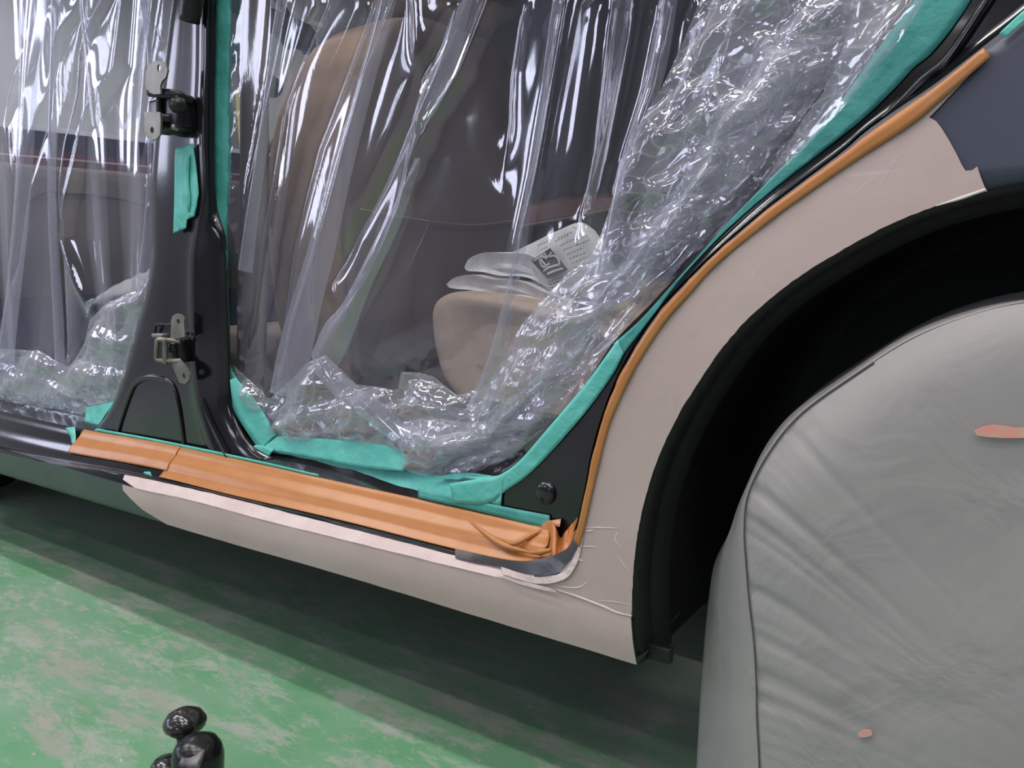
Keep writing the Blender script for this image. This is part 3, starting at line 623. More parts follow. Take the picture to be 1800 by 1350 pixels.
# front seat: stacked rounded sections
def seat_stack(name, rows, mat, parent, seg=40, e=3.2):
    """rows: (z, x0, x1, y0, y1)"""
    V = []
    R = np.array(rows, float); R = np.stack([np.interp(np.linspace(0, len(R)-1, (len(R)-1)*6+1), range(len(R)), R[:, k]) for k in range(5)], 1)
    for (z, x0, x1, y0, y1) in R:
        a = (x1-x0)/2; b = (y1-y0)/2; mx = (x0+x1)/2; my = (y0+y1)/2
        for k in range(seg):
            t = 2*PI*k/seg; c, s = math.cos(t), math.sin(t)
            V.append((mx+a*np.sign(c)*abs(c)**(2/e), my+b*np.sign(s)*abs(s)**(2/e), z))
    m = len(R); F = []
    for i in range(m-1):
        for k in range(seg): F.append((i*seg+k, i*seg+(k+1) % seg, (i+1)*seg+(k+1) % seg, (i+1)*seg+k))
    F.append(tuple(range(seg))[::-1]); F.append(tuple(range((m-1)*seg, m*seg)))
    return mesh(name, V, F, mat, parent)
seat = empty('front_seat', car)
SB = [(z, x0-.055, x1, y0, y1) for (z, x0, x1, y0, y1) in [(.30,-1.08,-.96,.27,.68),(.40,-1.10,-.95,.25,.70),(.50,-1.12,-.94,.235,.72),(.60,-1.13,-.94,.235,.73),(.70,-1.125,-.935,.235,.735),(.78,-1.11,-.925,.24,.73),(.84,-1.09,-.915,.25,.722),(.90,-1.065,-.905,.272,.70),(.94,-1.045,-.90,.30,.672),(.965,-1.03,-.90,.335,.64),(.980,-1.02,-.905,.37,.60),(.988,-1.0,-.92,.41,.56)]]
seat_stack('backrest', SB, M['seat_beige'], seat, seg=56, e=3.6)
# grey back board of the seat, slightly proud
SBk = [(z, x1-.03, x1+.006, y0+.018, y1-.012) for (z, x0, x1, y0, y1) in SB[1:-1]]
bk = seat_stack('back_board', SBk, M['seat_back'], seat, seg=48, e=4.5)
tag(bk, 'grey brown back of the seat')
sz = .655
tube('pocket_seam', [(-.926, .265, .668), (-.924, .40, .655), (-.924, .55, .650), (-.927, .70, .664)], .0022, M['seat_beige'], seat, seg=8, n=30)
seat_stack('headrest', [(.985,-.985,-.915,.40,.58),(1.0,-1.0,-.90,.36,.62),(1.03,-1.01,-.895,.335,.645),(1.09,-1.02,-.895,.325,.655),(1.15,-1.015,-.90,.34,.64),(1.18,-1.0,-.92,.38,.60)], M['seat_beige'], seat, seg=40)
seat_stack('cushion', [(.30,-1.55,-1.02,.24,.72),(.36,-1.57,-1.02,.23,.73),(.43,-1.57,-1.02,.23,.73),(.46,-1.54,-1.04,.26,.70)], M['seat_back'], seat, seg=40)
# rear bench cushion
rb = [(a[0], a[1]) for a in [(758,640),(750,560),(751,540),(760,525),(778,517),(800,515),(850,521),(900,530),(960,545),(1030,566),(1110,600),(1190,640)]]
lowr = [(790,690),(850,700),(950,720),(1100,740)]
def benchcurve(y, ins=0.0):
    top = P([(756,610),(750,560),(752,538),(762,522),(780,515),(800,514),(850,519),(900,528),(960,543),(1030,566),(1110,600),(1190,640)], .25)
    c = resample(np.vstack([P([(790,692),(770,660)], .25), top]), 80)
    cc = np.array([-.45, .25, .36]); c = cc+(c-cc)*(1-ins); c[:, 1] = y; return c
bench = empty('rear_bench', car)
loft('bench_cushion', [benchcurve(.26, .25), benchcurve(.252, .06), benchcurve(.256, .02), benchcurve(.275, .0), benchcurve(.40, .0), benchcurve(1.2, .0)], M['cushion'], bench, n=80, sub=3)
loft('bench_side', [benchcurve(.26, .97), benchcurve(.26, .25)], M['cushion'], bench, n=80, sub=4)
bb = [(-.40,.26,.50),(-.36,.26,.80),(-.25,.26,1.0)]
rbk = box('bench_backrest', (-.30, .40, .45), (-.12, 1.3, 1.05), M['seat_back'], bench, bev=.05, seg=5, rot=Matrix.Rotation(math.radians(18), 3, 'Y'))
# dashboard at the front of the cabin
dash = empty('dashboard', car); XD = -2.0
def dz(px, py): return atx(px, py, XD)
def dband(name, rows, mat, x=XD):
    cs = []
    for (pa, pbn, dx) in rows:
        a = dz(*pa); b = dz(*pbn); s = (b-a)/(b[1]-a[1]); p0 = a+s*(.10-a[1]); p1 = a+s*(1.36-a[1]); p0[0] += dx; p1[0] += dx
        z = (a[2]+b[2])/2; p0[2] = z; p1[2] = z
        cs.append(np.array([p0, p1]))
    return loft(name, cs, mat, dash, n=20, sub=3)
dband('dash_top', [((0,205),(265,235),-.45), ((0,207),(265,237),-.05), ((0,222),(265,252),.0)], M['dash_light'])
dband('dash_panel', [((0,222),(265,252),.0), ((0,250),(265,280),-.02), ((0,256),(265,286),-.01)], M['dash_blue'])
dband('dash_stripe', [((0,252),(265,284),-.01), ((0,276),(265,313),.0)], M['dash_red'])
dband('dash_line', [((0,262),(265,298),.004), ((0,265),(265,301),.004)], M['white_trim'])
dband('dash_shelf', [((0,276),(265,313),.0), ((0,282),(265,319),.03), ((0,300),(265,335),.03)], M['trim_beige'])
dband('dash_lower', [((0,300),(265,335),.03), ((0,420),(265,450),.0), ((0,520),(265,520),-.10)], M['trim_beige'])
dband('kick_panel', [((0,512),(265,512),-.10), ((0,640),(265,640),-.16), ((0,800),(265,790),-.16)], M['dash_blue'])
tube('dash_seam', [dz(30,372)+np.array([.03,0,0]), dz(60,343)+np.array([.03,0,0]), dz(110,342)+np.array([.03,0,0]), dz(200,352)+np.array([.03,0,0]), dz(265,372)+np.array([.03,0,0])], .003, M['trim_dark'], dash, seg=6)
box('front_body', (-3.55, .08, .18), (-2.72, 1.42, .80), M['grey_paint'], car, bev=.06, seg=5)
lathe('front_wheel', [(.12, .10), (.20, .09), (.26, .10), (.29, .13), (.295, .19), (.29, .26), (.2, .28)], (-2.45, 0, .296), (0, 1, 0), M['rubber'], car, seg=48)
# A pillars and windscreen
for y in (.10, 1.36):
    tube('windscreen_pillar', [(-2.65, y, .95), (-2.2, y+(.03 if y < 1 else -.03), 1.2), (-1.72, y+(.07 if y < 1 else -.07), 1.43)], .028, M['trim_dark'], car, seg=12, n=20)
mesh('windscreen', [(-2.6, .12, .97), (-2.6, 1.34, .97), (-1.75, 1.28, 1.42), (-1.75, .18, 1.42)], [(0, 1, 2, 3)], M['glass'], car, smooth=False)
mir = empty('interior_mirror', car)
mc = ray(523, 52); mc = CAM+mc*((1.95)/np.hypot(mc[0], mc[1]))
def cam_off(c, du, dv): return c+Rv*du+Uv*dv
mpts = [cam_off(mc, a*.0014*1.03, b*.0014*1.03) for a, b in [(-42,32),(0,14),(22,4),(31,-8),(31,-30),(22,-36),(-8,-26),(-12,-30),(-24,-26),(-26,-14),(-42,-8)]]
o = plate('mirror_shell', mpts, .03, M['black_gloss'], mir); o.modifiers.new('b', 'BEVEL').width = .004
tube('mirror_stem', [mc+np.array([0, 0, .0]), np.array([-1.72, mc[1], 1.42])], .008, M['plastic_black'], mir)
dm = ray(478, 153); dm = CAM+dm*(3.5/np.hypot(dm[0], dm[1]))
lathe('door_mirror', [(0, -.05), (.03, -.045), (.042, -.01), (.042, .03), (.03, .045), (0, .05)], dm, (.6, -.4, 0), M['plastic_black'], car)

# ================================================================== workshop furniture seen through the windscreen
cab = empty('steel_cabinet'); tag(cab, 'grey steel cabinet seen through the windscreen beyond the front seat', 'cabinet')
cc = atx(575, 60, -5.6)
cab.location = (cc[0], cc[1], 0)
cb = box('cabinet_body', (-.35, -.45, 0), (.0, .5, cc[2]+.5), M['cabinet'], cab, bev=.01)
box('cabinet_door', (.0, -.44, .1), (.015, .02, cc[2]+.45), M['cabinet'], cab, bev=.003); box('cabinet_door', (.0, .03, .1), (.015, .49, cc[2]+.45), M['cabinet'], cab, bev=.003)
fc = bpy.data.curves.new('painted_number', 'FONT'); fc.body = '2'; fc.size = .42; fc.extrude = .002; fc.materials.append(M['white_trim'])
fo = bpy.data.objects.new('painted_number', fc); 
n2 = atx(553, 36, -5.6); fo.rotation_euler = (PI/2, 0, PI/2); fm = bpy.data.meshes.new_from_object(fo); fo = bpy.data.objects.new('painted_number', fm); C.objects.link(fo); fo.parent = cab; fo.rotation_euler = (PI/2, 0, PI/2); fo.location = (.018, n2[1]-cc[1]-.12, n2[2]-.05)
# teal beams and panel lines on the far left wall
def wallx(px, py): return atx(px, py, RX0+.02)
a = wallx(470, 8); b = wallx(520, 25)
struct(box('trim_1', (RX0, 3.5, b[2]-.15), (RX0+.05, RY1, b[2]+.08), M['teal_steel']))
a = wallx(500, 105); struct(box('trim_2', (RX0, 3.5, a[2]-.04), (RX0+.04, RY1, a[2]+.04), M['teal_steel']))
a = wallx(500, 125); struct(box('trim_3', (RX0, 3.5, a[2]-.02), (RX0+.04, RY1, a[2]+.02), M['teal_steel']))
yb1 = wallx(476, 185); yb2 = wallx(500, 185)
ybx = box('panel_board', (RX0+.3, yb1[1]-.6, 0), (RX0+.34, yb2[1]+.5, atx(480,170,RX0+.3)[2]), M['yellow']); tag(ybx, 'pale yellow board standing against the workshop wall', 'board')

# ================================================================== TAPE
def curve_pair(name, A, B, mat, label, n=60, sub=4, noise=.0006, nscale=60, th=.0005, cat='masking tape', parent=None, group=None):
    o = loft(name, [A, B], M[mat], parent, n=n, sub=sub, noise=noise, nscale=nscale, th=th)
    if label: tag(o, label, cat, group)
    return o
# orange tape over the sill step (follows its profile)
oo = np.array([0, -.0016, .0006])
def om(t, dy, xa, xb):
    R = resample(mix(S5, S6, t, dy, n=400), 400); R = R[(R[:, 0] > xa) & (R[:, 0] < xb)]; return resample(R, 130)+oo
xl, xr = at(285, 815, .03)[0], at(968, 950, .03)[0]
rows = []
for t, dy, _ in prof: rows.append(om(t, dy, xl+(.0)*t, xr-.004))
ot = loft('masking_tape', rows, M['orange'], None, n=130, sub=5, noise=.0006, nscale=13, th=.0005, cr=True)
tag(ot, 'long glossy orange masking tape over the door sill step', 'masking tape')
def fold(name, pts, r, par): return tube(name, [at(*a) for a in pts], r, M['orange'], par, seg=8, n=30, flat=.8)
fold('crease', [(825,915,.043),(850,935,.036),(885,958,.026),(935,972,.020)], [.0005,.0032,.0040,.0010], ot)
fold('crease', [(885,950,.030),(905,955,.024),(935,940,.038),(965,925,.052)], [.0005,.0028,.0030,.0015], ot)
fold('crease', [(930,972,.019),(950,970,.018),(968,967,.018)], [.0015,.0040,.0020], ot)
rows = []
for t, dy, _ in prof: rows.append(om(t, dy, at(128+3*t, 775, .04)[0]+.012*t*0, at(292, 815, .03)[0])+oo*.8)
o2 = loft('masking_tape', rows[1:], M['orange'], None, n=130, sub=3, noise=.0009, nscale=30, th=.0005, cr=True)
tag(o2, 'short matt orange masking tape piece at the front end of the sill tape', 'masking tape')
# crumpled orange corner piece
oc = loft('masking_tape', [cv([(950,925,.0475),(952,948,.040),(950,985,.018)]), cv([(966,914,.048),(966,948,.042),(963,984,.018)]), cv([(977,928,.042),(975,958,.026),(973,988,.013)]), cv([(986,946,.054),(984,965,.036),(981,986,.018)]), cv([(996,932,.036),(993,955,.022),(989,980,.010)]), cv([(1007,919,.050),(1003,942,.030),(1000,970,.012)]), cv([(1020,906,.012),(1017,930,.008),(1013,952,.004)])], M['orange'], None, n=40, sub=5, noise=.0009, nscale=90, th=.0005, cr=True)
tag(oc, 'crumpled orange masking tape folded in the sill corner beside the arch', 'masking tape')
loft('folded_end', [cv([(968,915,.050),(986,912,.050)]), cv([(972,926,.046),(984,926,.044)])], M['orange_pale'], oc, n=8, sub=2, th=.0004)
# thin orange tape along the quarter edge
A_ = resample(np.array([at(a[0], a[1], lambda x, z: float(yb(x, z))+.010) for a in QL]), 140)
B_ = resample(np.array([at(a[0], a[1], lambda x, z: float(yb(x, z))-.0040) for a in QR]), 140)
Mi = A_*.55+B_*.45; Mi[:, 1] = B_[:, 1]-.0006
Ar = A_.copy(); jit = rng.normal(size=140)*.0006; jit = np.convolve(jit, np.ones(3)/3, 'same'); Ar[:, 0] += jit; Ar[:, 2] += np.abs(jit)
et = loft('masking_tape', [Ar, Mi, B_], M['orange'], None, n=140, sub=3, noise=.0005, nscale=120, th=.0005)
tag(et, 'narrow orange masking tape curving up the door edge of the wheel arch', 'masking tape')
# small turquoise ends
curve_pair('masking_tape', pb([(1758,66),(1806,28)], -.002), pb([(1765,68),(1812,36)], -.002) if False else pb([(1768,67),(1815,30)], -.002), 'turq', 'tiny turquoise tape piece on the dark panel at the upper right corner', n=10) if False else None
tk = pb([(1757,58),(1790,27),(1830,-10)], -.003); tk2 = pb([(1768,66),(1800,38),(1845,0)], -.003)
curve_pair('masking_tape', tk, tk2, 'turq', 'small turquoise tape end on the dark panel beyond the orange tape', n=12)
# turquoise along the door opening, rear upper diagonal
oj = -.0016
TOc = TO; 
up_o = pj([(1093,626),(1150,552),(1207,478),(1315,370),(1499,224),(1567,161),(1605,120),(1640,91),(1691,25),(1740,-60),(1850,-240)], oj)
up_i = pj([(1078,604),(1128,560),(1196,485),(1295,375),(1440,225),(1505,140),(1540,90),(1570,50),(1600,10),(1660,-70),(1780,-240)], oj)
curve_pair('masking_tape', up_o, up_i, 'turq_dark', 'wide turquoise tape up the slanting rear edge of the film', n=90, sub=5, noise=.001, nscale=45)
for pts, r in (([(1640,60),(1590,120),(1540,170),(1490,215)], .0035), ([(1600,70),(1565,110),(1560,125),(1520,170)], .004)):
    pass
lo_o = pj([(798,884),(853,886),(893,860),(937,827),(1017,740),(1074,663),(1096,622)], oj*1.4)
lo_i = pj([(790,850),(838,842),(875,836),(913,810),(963,753),(1027,677),(1086,597)], oj*1.4)
curve_pair('masking_tape', lo_o, lo_i, 'turq', 'turquoise tape rounding the lower rear corner of the film', n=70, sub=5)
# bottom run
yl = .0945
bo = cv([(452,783,.080),(470,807,.082),(533,817,.082),(633,838,.080),(727,868,.070),(800,878,.058),(880,890,.049)])
bi = cv([(478,764,.094),(500,768,.094),(567,776,.094),(640,788,.093),(720,826,.090),(800,838,.074),(885,836,.049)])
curve_pair('masking_tape', bo, bi, 'turq', 'turquoise tape along the bottom of the rear film', n=80, sub=6, noise=.0012, nscale=50)
b2o = cv([(462,790,.078),(533,803,.078),(633,822,.076),(708,828,.074)]); b2i = cv([(484,766,.085),(567,771,.085),(683,782,.085),(722,806,.082)])
curve_pair('masking_tape', b2o, b2i, 'turq', 'second turquoise tape piece laid over the bottom run beside the pillar', n=50, sub=6, noise=.0012, nscale=60)
curve_pair('masking_tape', cv([(757,840,.070),(800,844,.066),(850,850,.066),(860,843,.068)]), cv([(800,832,.074),(825,831,.074),(850,834,.07),(863,836,.068)]), 'turq_dark', 'loose curled turquoise tape end over the sill corner', n=30, sub=4, noise=.0012, nscale=90)
# strip under the orange tape's top edge
curve_pair('masking_tape', cv([(735,875,.0545),(853,902,.0495),(966,932,.0475)]), cv([(735,858,.058),(853,884,.0500),(966,906,.0495)]), 'turq_dark', 'straight turquoise tape strip ending above the orange sill tape', n=50, sub=3, noise=.0004)
curve_pair('masking_tape', cv([(165,757,.058),(290,781,.058),(420,807,.058),(560,838,.058)]), cv([(170,753,.058),(290,775,.058),(420,802,.058),(560,834,.058)]), 'turq', 'thin turquoise tape edge showing above the orange tape under the pillar', n=50, sub=2, noise=.0003)
curve_pair('masking_tape', cv([(115,752,.050),(124,768,.046),(126,780,.040)]), cv([(132,750,.055),(133,768,.044),(131,790,.034)]), 'turq', 'torn turquoise tape end under the front end of the orange tape', n=16, sub=3, noise=.001, nscale=120)
curve_pair('masking_tape', cv([(252,832,.021),(267,838,.019)]), cv([(254,829,.022),(264,829,.022)]), 'turq', 'tiny turquoise tape corner below the short orange piece', n=8, sub=2, noise=0)
# vertical strip beside the pillar
vo = P([(389,-240),(378,-60),(380,0),(376,133),(377,300),(378,367),(391,415),(397,440),(398,470),(386,515),(396,560),(398,610),(396,665),(402,700),(421,740),(452,786),(462,800)], .079)
vi = P([(416,-240),(409,-60),(408,0),(408,133),(406,300),(402,367),(400,415),(402,440),(401,470),(401,515),(403,560),(405,610),(408,650),(436,690),(450,715),(466,735),(486,768)], .088)
curve_pair('masking_tape', vo, vi, 'turq_dark', 'vertical turquoise tape down the rear edge of the door pillar', n=110, sub=4, noise=.0008, nscale=60)
curve_pair('masking_tape', P([(404,668),(409,702),(426,745),(458,792)], .0775), P([(414,664),(440,692),(466,730),(486,764)], .084), 'turq', 'turquoise tape at the lower front corner of the rear film', n=40, sub=5, noise=.0012, nscale=70)
curve_pair('masking_tape', P([(440,788),(455,799),(470,806)], .0765), P([(450,782),(470,785),(482,790)], .0775), 'turq', 'pointed turquoise tape tip at the foot of the pillar', n=14, sub=3, noise=.0008, nscale=90)
# pillar patch
pt_ = region('masking_tape', P([(309,262),(325,256),(341,252),(345,290),(350,340),(347,362),(343,380),(330,386),(328,401),(318,405),(306,410),(308,330)], .0575), lambda x, z: .0565+.0012*nz(np.stack([x, 0*x, z], -1), 60), M['turq'], None, step=.004, th=.0005)
tag(pt_, 'ragged turquoise tape patch on the pillar below the upper hinge', 'masking tape')
loft('tape_layer', [P([(322,275),(321,330),(322,345)], .0545), P([(333,272),(332,320),(335,350),(332,375)], .0545)], M['turq'], pt_, n=20, sub=2, noise=.0006, nscale=80, th=.0004)
# front opening bottom tapes
curve_pair('masking_tape', cv([(-60,706,.090),(0,717,.088),(75,731,.084),(152,746,.080)]), cv([(-60,690,.100),(0,700,.100),(75,714,.100),(148,728,.100)]), 'turq', 'turquoise tape along the bottom of the front film', n=50, sub=4, noise=.0008, nscale=60)
curve_pair('masking_tape', cv([(150,744,.079),(168,754,.077),(172,748,.077)]), cv([(150,716,.090),(182,710,.090),(203,704,.088)]), 'turq', 'turquoise corner tape where the front film meets the pillar', n=20, sub=4, noise=.0009, nscale=80)

# ================================================================== FILM
def tri(t): return np.abs((t % 1.0)-.5)*4-1
def film_grid(name, poly_px, Y0, step, hfun, mat, label=None, parent=None, pad=0.0, cat='masking film'):
    poly = P(poly_px, Y0)[:, [0, 2]]
    xs = np.arange(poly[:, 0].min(), poly[:, 0].max()+step, step); zs = np.arange(poly[:, 1].min(), poly[:, 1].max()+step, step)
    X, Z = np.meshgrid(xs, zs); inside = inpoly(X, Z, poly)
    bd = np.full(X.shape, 1e9); bx = X.copy(); bz = Z.copy()
    for (p1, p2) in zip(poly, np.roll(poly, -1, 0)):
        ab = p2-p1; t = np.clip(((X-p1[0])*ab[0]+(Z-p1[1])*ab[1])/(ab@ab+1e-12), 0, 1); qx = p1[0]+t*ab[0]; qz = p1[1]+t*ab[1]; d = np.hypot(X-qx, Z-qz)
        m_ = d < bd; bd[m_] = d[m_]; bx[m_] = qx[m_]; bz[m_] = qz[m_]
    out = ~inside & (bd < step*1.45)          # the rim vertices move onto the sheet's edge
    dist = np.where(inside, bd, 0.0); inside = inside | out
    X = np.where(out, bx, X); Z = np.where(out, bz, Z)
    Pt = np.stack([X, np.zeros_like(X), Z], -1)
    Yv, dX, dZ = hfun(X, Z, Pt, dist)
    Vv = np.stack([X+dX, Y0+Yv, Z+dZ], -1)
    idx = -np.ones(X.shape, int); idx[inside] = np.arange(inside.sum())
    a, b, c, d = idx[:-1, :-1], idx[:-1, 1:], idx[1:, 1:], idx[1:, :-1]
    ok = (a >= 0) & (b >= 0) & (c >= 0) & (d >= 0)
    F = np.stack([a[ok], b[ok], c[ok], d[ok]], 1)
    o = mesh(name, Vv[inside], F.tolist(), M[mat], parent)
    if label: tag(o, label, cat)
    return o
def crumple(Pt, lam, seed, k=5):
    v = 0; r = np.random.default_rng(seed)
    for i in range(k):
        th = (-.75+r.normal()*.55) if i % 3 else r.uniform(0, PI); d = np.array([math.cos(th), 0, math.sin(th)]); l = lam*r.uniform(.7, 1.7)
        w = nz(Pt, 1/lam*.18, 5, seed+i)*.5; env = smooth01(.5+nz(Pt, 1/lam*.16, 5, seed+i+9)*1.3)
        q = (Pt@d)/l+w+r.uniform(); f = q % 1.0; a = r.uniform(.25, .4)
        v = v+(np.where(f < a, f/a, (1-f)/(1-a))*2-1)*r.uniform(.7, 1.3)*env
    return v/k
RF = [(400,-240),(392,420),(398,560),(398,655),(440,730),(478,778),(570,785),(690,800),(720,830),(760,850),(860,855),(920,820),(970,762),(1034,686),(1086,608),(1155,540),(1240,450),(1460,222),(1570,90),(1665,-60),(1790,-240)]
YF = .088
def line_x(pts):
    W_ = P(pts, YF); o = np.argsort(W_[:, 2]); return W_[o, 2], W_[o, 0]
FOLDS = [([(632,0),(585,130),(540,260),(500,440),(475,640)], .010, .010), ([(690,0),(640,120),(600,260),(560,420),(545,560)], .012, -.012),
         ([(790,0),(740,110),(700,220),(650,330),(600,420),(570,500)], .010, .014), ([(860,0),(810,130),(760,210),(735,280)], .012, -.012),
         ([(735,240),(700,370),(650,480),(590,570),(550,640)], .008, -.010), ([(990,0),(960,180),(940,300),(905,450),(880,640)], .007, -.010),
         ([(1062,0),(1045,140),(1030,260),(1000,420)], .009, .010), ([(1118,0),(1090,150),(1060,300),(1035,420)], .008, -.012), ([(1180,0),(1150,150),(1105,280),(1075,430),(1060,520)], .009, -.014),
         ([(560,0),(480,200),(440,420),(425,600)], .008, .008), ([(500,0),(455,200),(425,380)], .006, -.006), ([(900,0),(880,130),(870,300)], .012, .008)]
FL = [(line_x(p), w, h) for p, w, h in FOLDS]
def rear_h(X, Z, Pt, dist):
    h = np.zeros_like(X)
    for (zl, xl_), w, hh in FL:
        xx = np.interp(Z, zl, xl_); fade = smooth01((Z-zl[0]+.03)/.08)
        d = X-xx; h += hh*np.exp(-(np.sqrt(d*d+.0045**2)-.0045)/w)*fade
    # shallow drapes that lean with the main folds
    s = X-.32*(Z-.7)+nz(Pt, 6, 6)*.006
    h += .0040*np.sin(6.283*(s/.19+.5*nz(Pt*np.array([1, 1, .4]), 7, 5, 2)))
    zlow = .335; zone = smooth01((.46-Z+.4*np.clip(X+.75, 0, 1))/.12)
    zone = np.maximum(zone, smooth01((.16-dist)/.10)*smooth01((X+.80)/.12)); zone = np.maximum(zone, .55*smooth01((.035-dist)/.02))
    h += zone*(.018*crumple(Pt, .065, 3)+.008*crumple(Pt, .035, 5)+.002*crumple(Pt, .018, 8))
    h += .010*smooth01(dist/.1)
    edge = smooth01(dist/.02)
    return h*edge, 0, 0
rear_film = film_grid('masking_film', RF, YF, .0032, rear_h, 'film', 'clear plastic masking film hung in loose folds across the rear door opening')
# gathered, crumpled surplus of the same sheet along the bottom and the slanting edge
CR = [(410,640),(470,700),(545,640),(570,620),(600,650),(625,678),(700,690),(705,655),(760,660),(800,690),(850,690),(880,655),(925,560),(960,515),(1040,440),(1085,330),(1120,240),(1165,150),(1195,80),(1230,0),(1250,-60),(1320,-240),(1720,-240),(1600,-60),(1540,80),(1440,222),(1225,440),(1140,535),(1070,610),(1020,680),(955,756),(905,808),(830,828),(760,846),(710,826),(690,792),(570,780),(480,772),(440,720),(405,660)]
def cr_h(sd, off, amp):
    def f(X, Z, Pt, dist):
        h = amp*1.7*crumple(Pt, .085, sd)+amp*.8*crumple(Pt, .045, sd+3)+amp*.14*crumple(Pt, .021, sd+5)
        e = smooth01(dist/.03)
        return off*e+h*smooth01(dist/.012), .006*nz(Pt, 28, 6, sd), .006*nz(Pt, 28, 6, sd+1)
    return f
film_grid('gathered_film', CR, YF, .0034, cr_h(21, -.012, .016), 'film_crumple', None, rear_film)
CR2 = [(430,700),(520,720),(620,690),(660,740),(760,715),(860,720),(900,700),(960,640),(990,560),(1060,480),(1110,400),(1150,300),(1200,200),(1260,90),(1310,-60),(1380,-240),(1660,-240),(1540,-60),(1500,80),(1400,222),(1200,430),(1110,530),(1050,600),(1000,680),(945,745),(895,800),(830,822),(760,842),(712,824),(690,790),(570,777),(480,769),(445,725)]
film_grid('gathered_film', CR2, YF, .0036, cr_h(33, .016, .018), 'film_crumple', None, rear_film)
CR3 = [(700,740),(860,735),(1000,600),(1060,500),(1150,390),(1230,260),(1290,150),(1340,60),(1480,60),(1400,190),(1190,420),(1100,520),(1030,600),(990,670),(935,735),(885,790),(830,815),(760,838),(716,822),(700,790)]
film_grid('gathered_film', CR3, YF, .0036, cr_h(45, -.026, .014), 'film_crumple', None, rear_film)
film_grid('gathered_film', [(1330,330),(1400,235),(1455,150),(1480,80),(1500,20),(1520,-60),(1650,-60),(1610,10),(1570,75),(1530,120),(1480,190),(1410,270)], .040, .0034, cr_h(81, 0.0, .008), 'film_crumple', None, rear_film)
def pleat(L, R_, y0, parent, bow=.006, n=60):
    a = P(L, y0); b = P(R_, y0); m = (resample(a, n)+resample(b, n))/2; m[:, 1] -= bow
    return loft('pleat', [resample(a, n)+np.array([0, .004, 0]), m, resample(b, n)+np.array([0, .004, 0])], M['film_fold'], parent, n=n, sub=5, noise=.0005, nscale=22, cr=True)
pleat([(662,-60),(660,0),(620,160),(575,300),(533,450),(490,590),(470,690)], [(700,-60),(692,0),(650,160),(615,300),(585,440),(556,560),(530,700)], .070, rear_film)
pleat([(735,277),(657,420),(600,530),(567,570),(543,623)], [(737,282),(700,393),(647,507),(612,600),(585,655)], .066, rear_film)
pleat([(543,623),(553,660),(590,700),(640,740),(690,780)], [(585,640),(600,660),(640,690),(680,720),(720,760)], .060, rear_film)
pleat([(990,-60),(975,0),(950,180),(925,330),(910,430),(880,540),(850,640),(815,720)], [(996,-60),(981,0),(957,180),(934,330),(922,430),(900,540),(880,640),(860,720)], .068, rear_film)
pleat([(1165,-60),(1155,0),(1130,130),(1085,290),(1062,400),(1045,480)], [(1196,-60),(1187,0),(1165,130),(1112,280),(1088,420),(1080,500)], .066, rear_film)
pleat([(500,-60),(480,60),(460,200),(430,380),(415,470)], [(507,-60),(490,60),(474,200),(450,380),(440,480)], .070, rear_film)
pleat([(780,60),(755,120),(730,180),(712,240),(690,310)], [(830,-20),(800,110),(765,190),(735,235),(700,320)], .070, rear_film)

FF = [(-80,-240),(362,-240),(330,-70),(312,0),(296,100),(282,200),(276,262),(272,333),(272,450),(262,515),(239,600),(213,687),(200,715),(150,735),(75,722),(0,708),(-80,692)]
FF_F = [([(110,-60),(70,0),(30,120),(0,220)], .010, -.012), ([(150,-60),(95,60),(60,200),(30,330),(10,500)], .008, .012), ([(200,-60),(130,100),(110,250),(100,400)], .010, -.010), ([(215,-60),(195,120),(135,230),(118,340),(110,420),(150,560)], .012, -.016), ([(130,-60),(122,60),(115,160),(85,300),(88,450),(100,640)], .008, .010), ([(270,-60),(255,100),(245,250),(240,300)], .007, -.008)]
FFL = [(line_x(p), w, h) for p, w, h in FF_F]
def front_h(X, Z, Pt, dist):
    h = np.zeros_like(X)
    for (zl, xl_), w, hh in FFL:
        xx = np.interp(Z, zl, xl_); fade = smooth01((Z-zl[0]+.03)/.1); h += hh*np.exp(-(np.sqrt((X-xx)**2+.0045**2)-.0045)/w)*fade
    s = X-.18*(Z-.6)+nz(Pt, 6, 6)*.008
    h += .0045*np.sin(6.283*(s/.17+.5*nz(Pt*np.array([1, 1, .4]), 6, 5, 2)))
    zone = smooth01((.50-Z+.25*(X+1.5))/.10); zone = np.maximum(zone, .5*smooth01((.03-dist)/.02))
    h += zone*(.014*crumple(Pt, .07, 4)+.005*crumple(Pt, .03, 6)+.001*crumple(Pt, .012, 9))
    return h*smooth01(dist/.02)+.008*smooth01(dist/.1), 0, 0
front_film = film_grid('masking_film', FF, .094, .0036, front_h, 'film', 'clear plastic masking film across the front door opening left of the pillar')
FC = [(-80,600),(20,612),(70,618),(120,640),(150,600),(160,560),(200,530),(250,500),(266,470),(262,515),(239,600),(213,687),(198,712),(150,730),(75,718),(0,704),(-80,690)]
film_grid('gathered_film', FC, .094, .0036, cr_h(61, -.010, .012), 'film_crumple', None, front_film)
FC2 = [(-80,640),(40,640),(110,660),(170,620),(220,570),(250,540),(239,600),(213,687),(198,712),(150,730),(75,718),(0,704),(-80,690)]
film_grid('gathered_film', FC2, .094, .0036, cr_h(71, .014, .014), 'film_crumple', None, front_film)
pleat([(45,-60),(30,0),(28,150),(20,350),(0,560),(-20,650)], [(95,-60),(80,0),(62,150),(50,350),(28,560),(20,650)], .082, front_film)
pleat([(92,-60),(92,0),(88,150),(85,350),(92,560),(97,650)], [(100,-60),(100,0),(98,150),(95,350),(108,560),(110,650)], .082, front_film)
pleat([(150,-60),(140,0),(150,120),(158,200)], [(160,-60),(152,0),(166,120),(178,240)], .082, front_film)
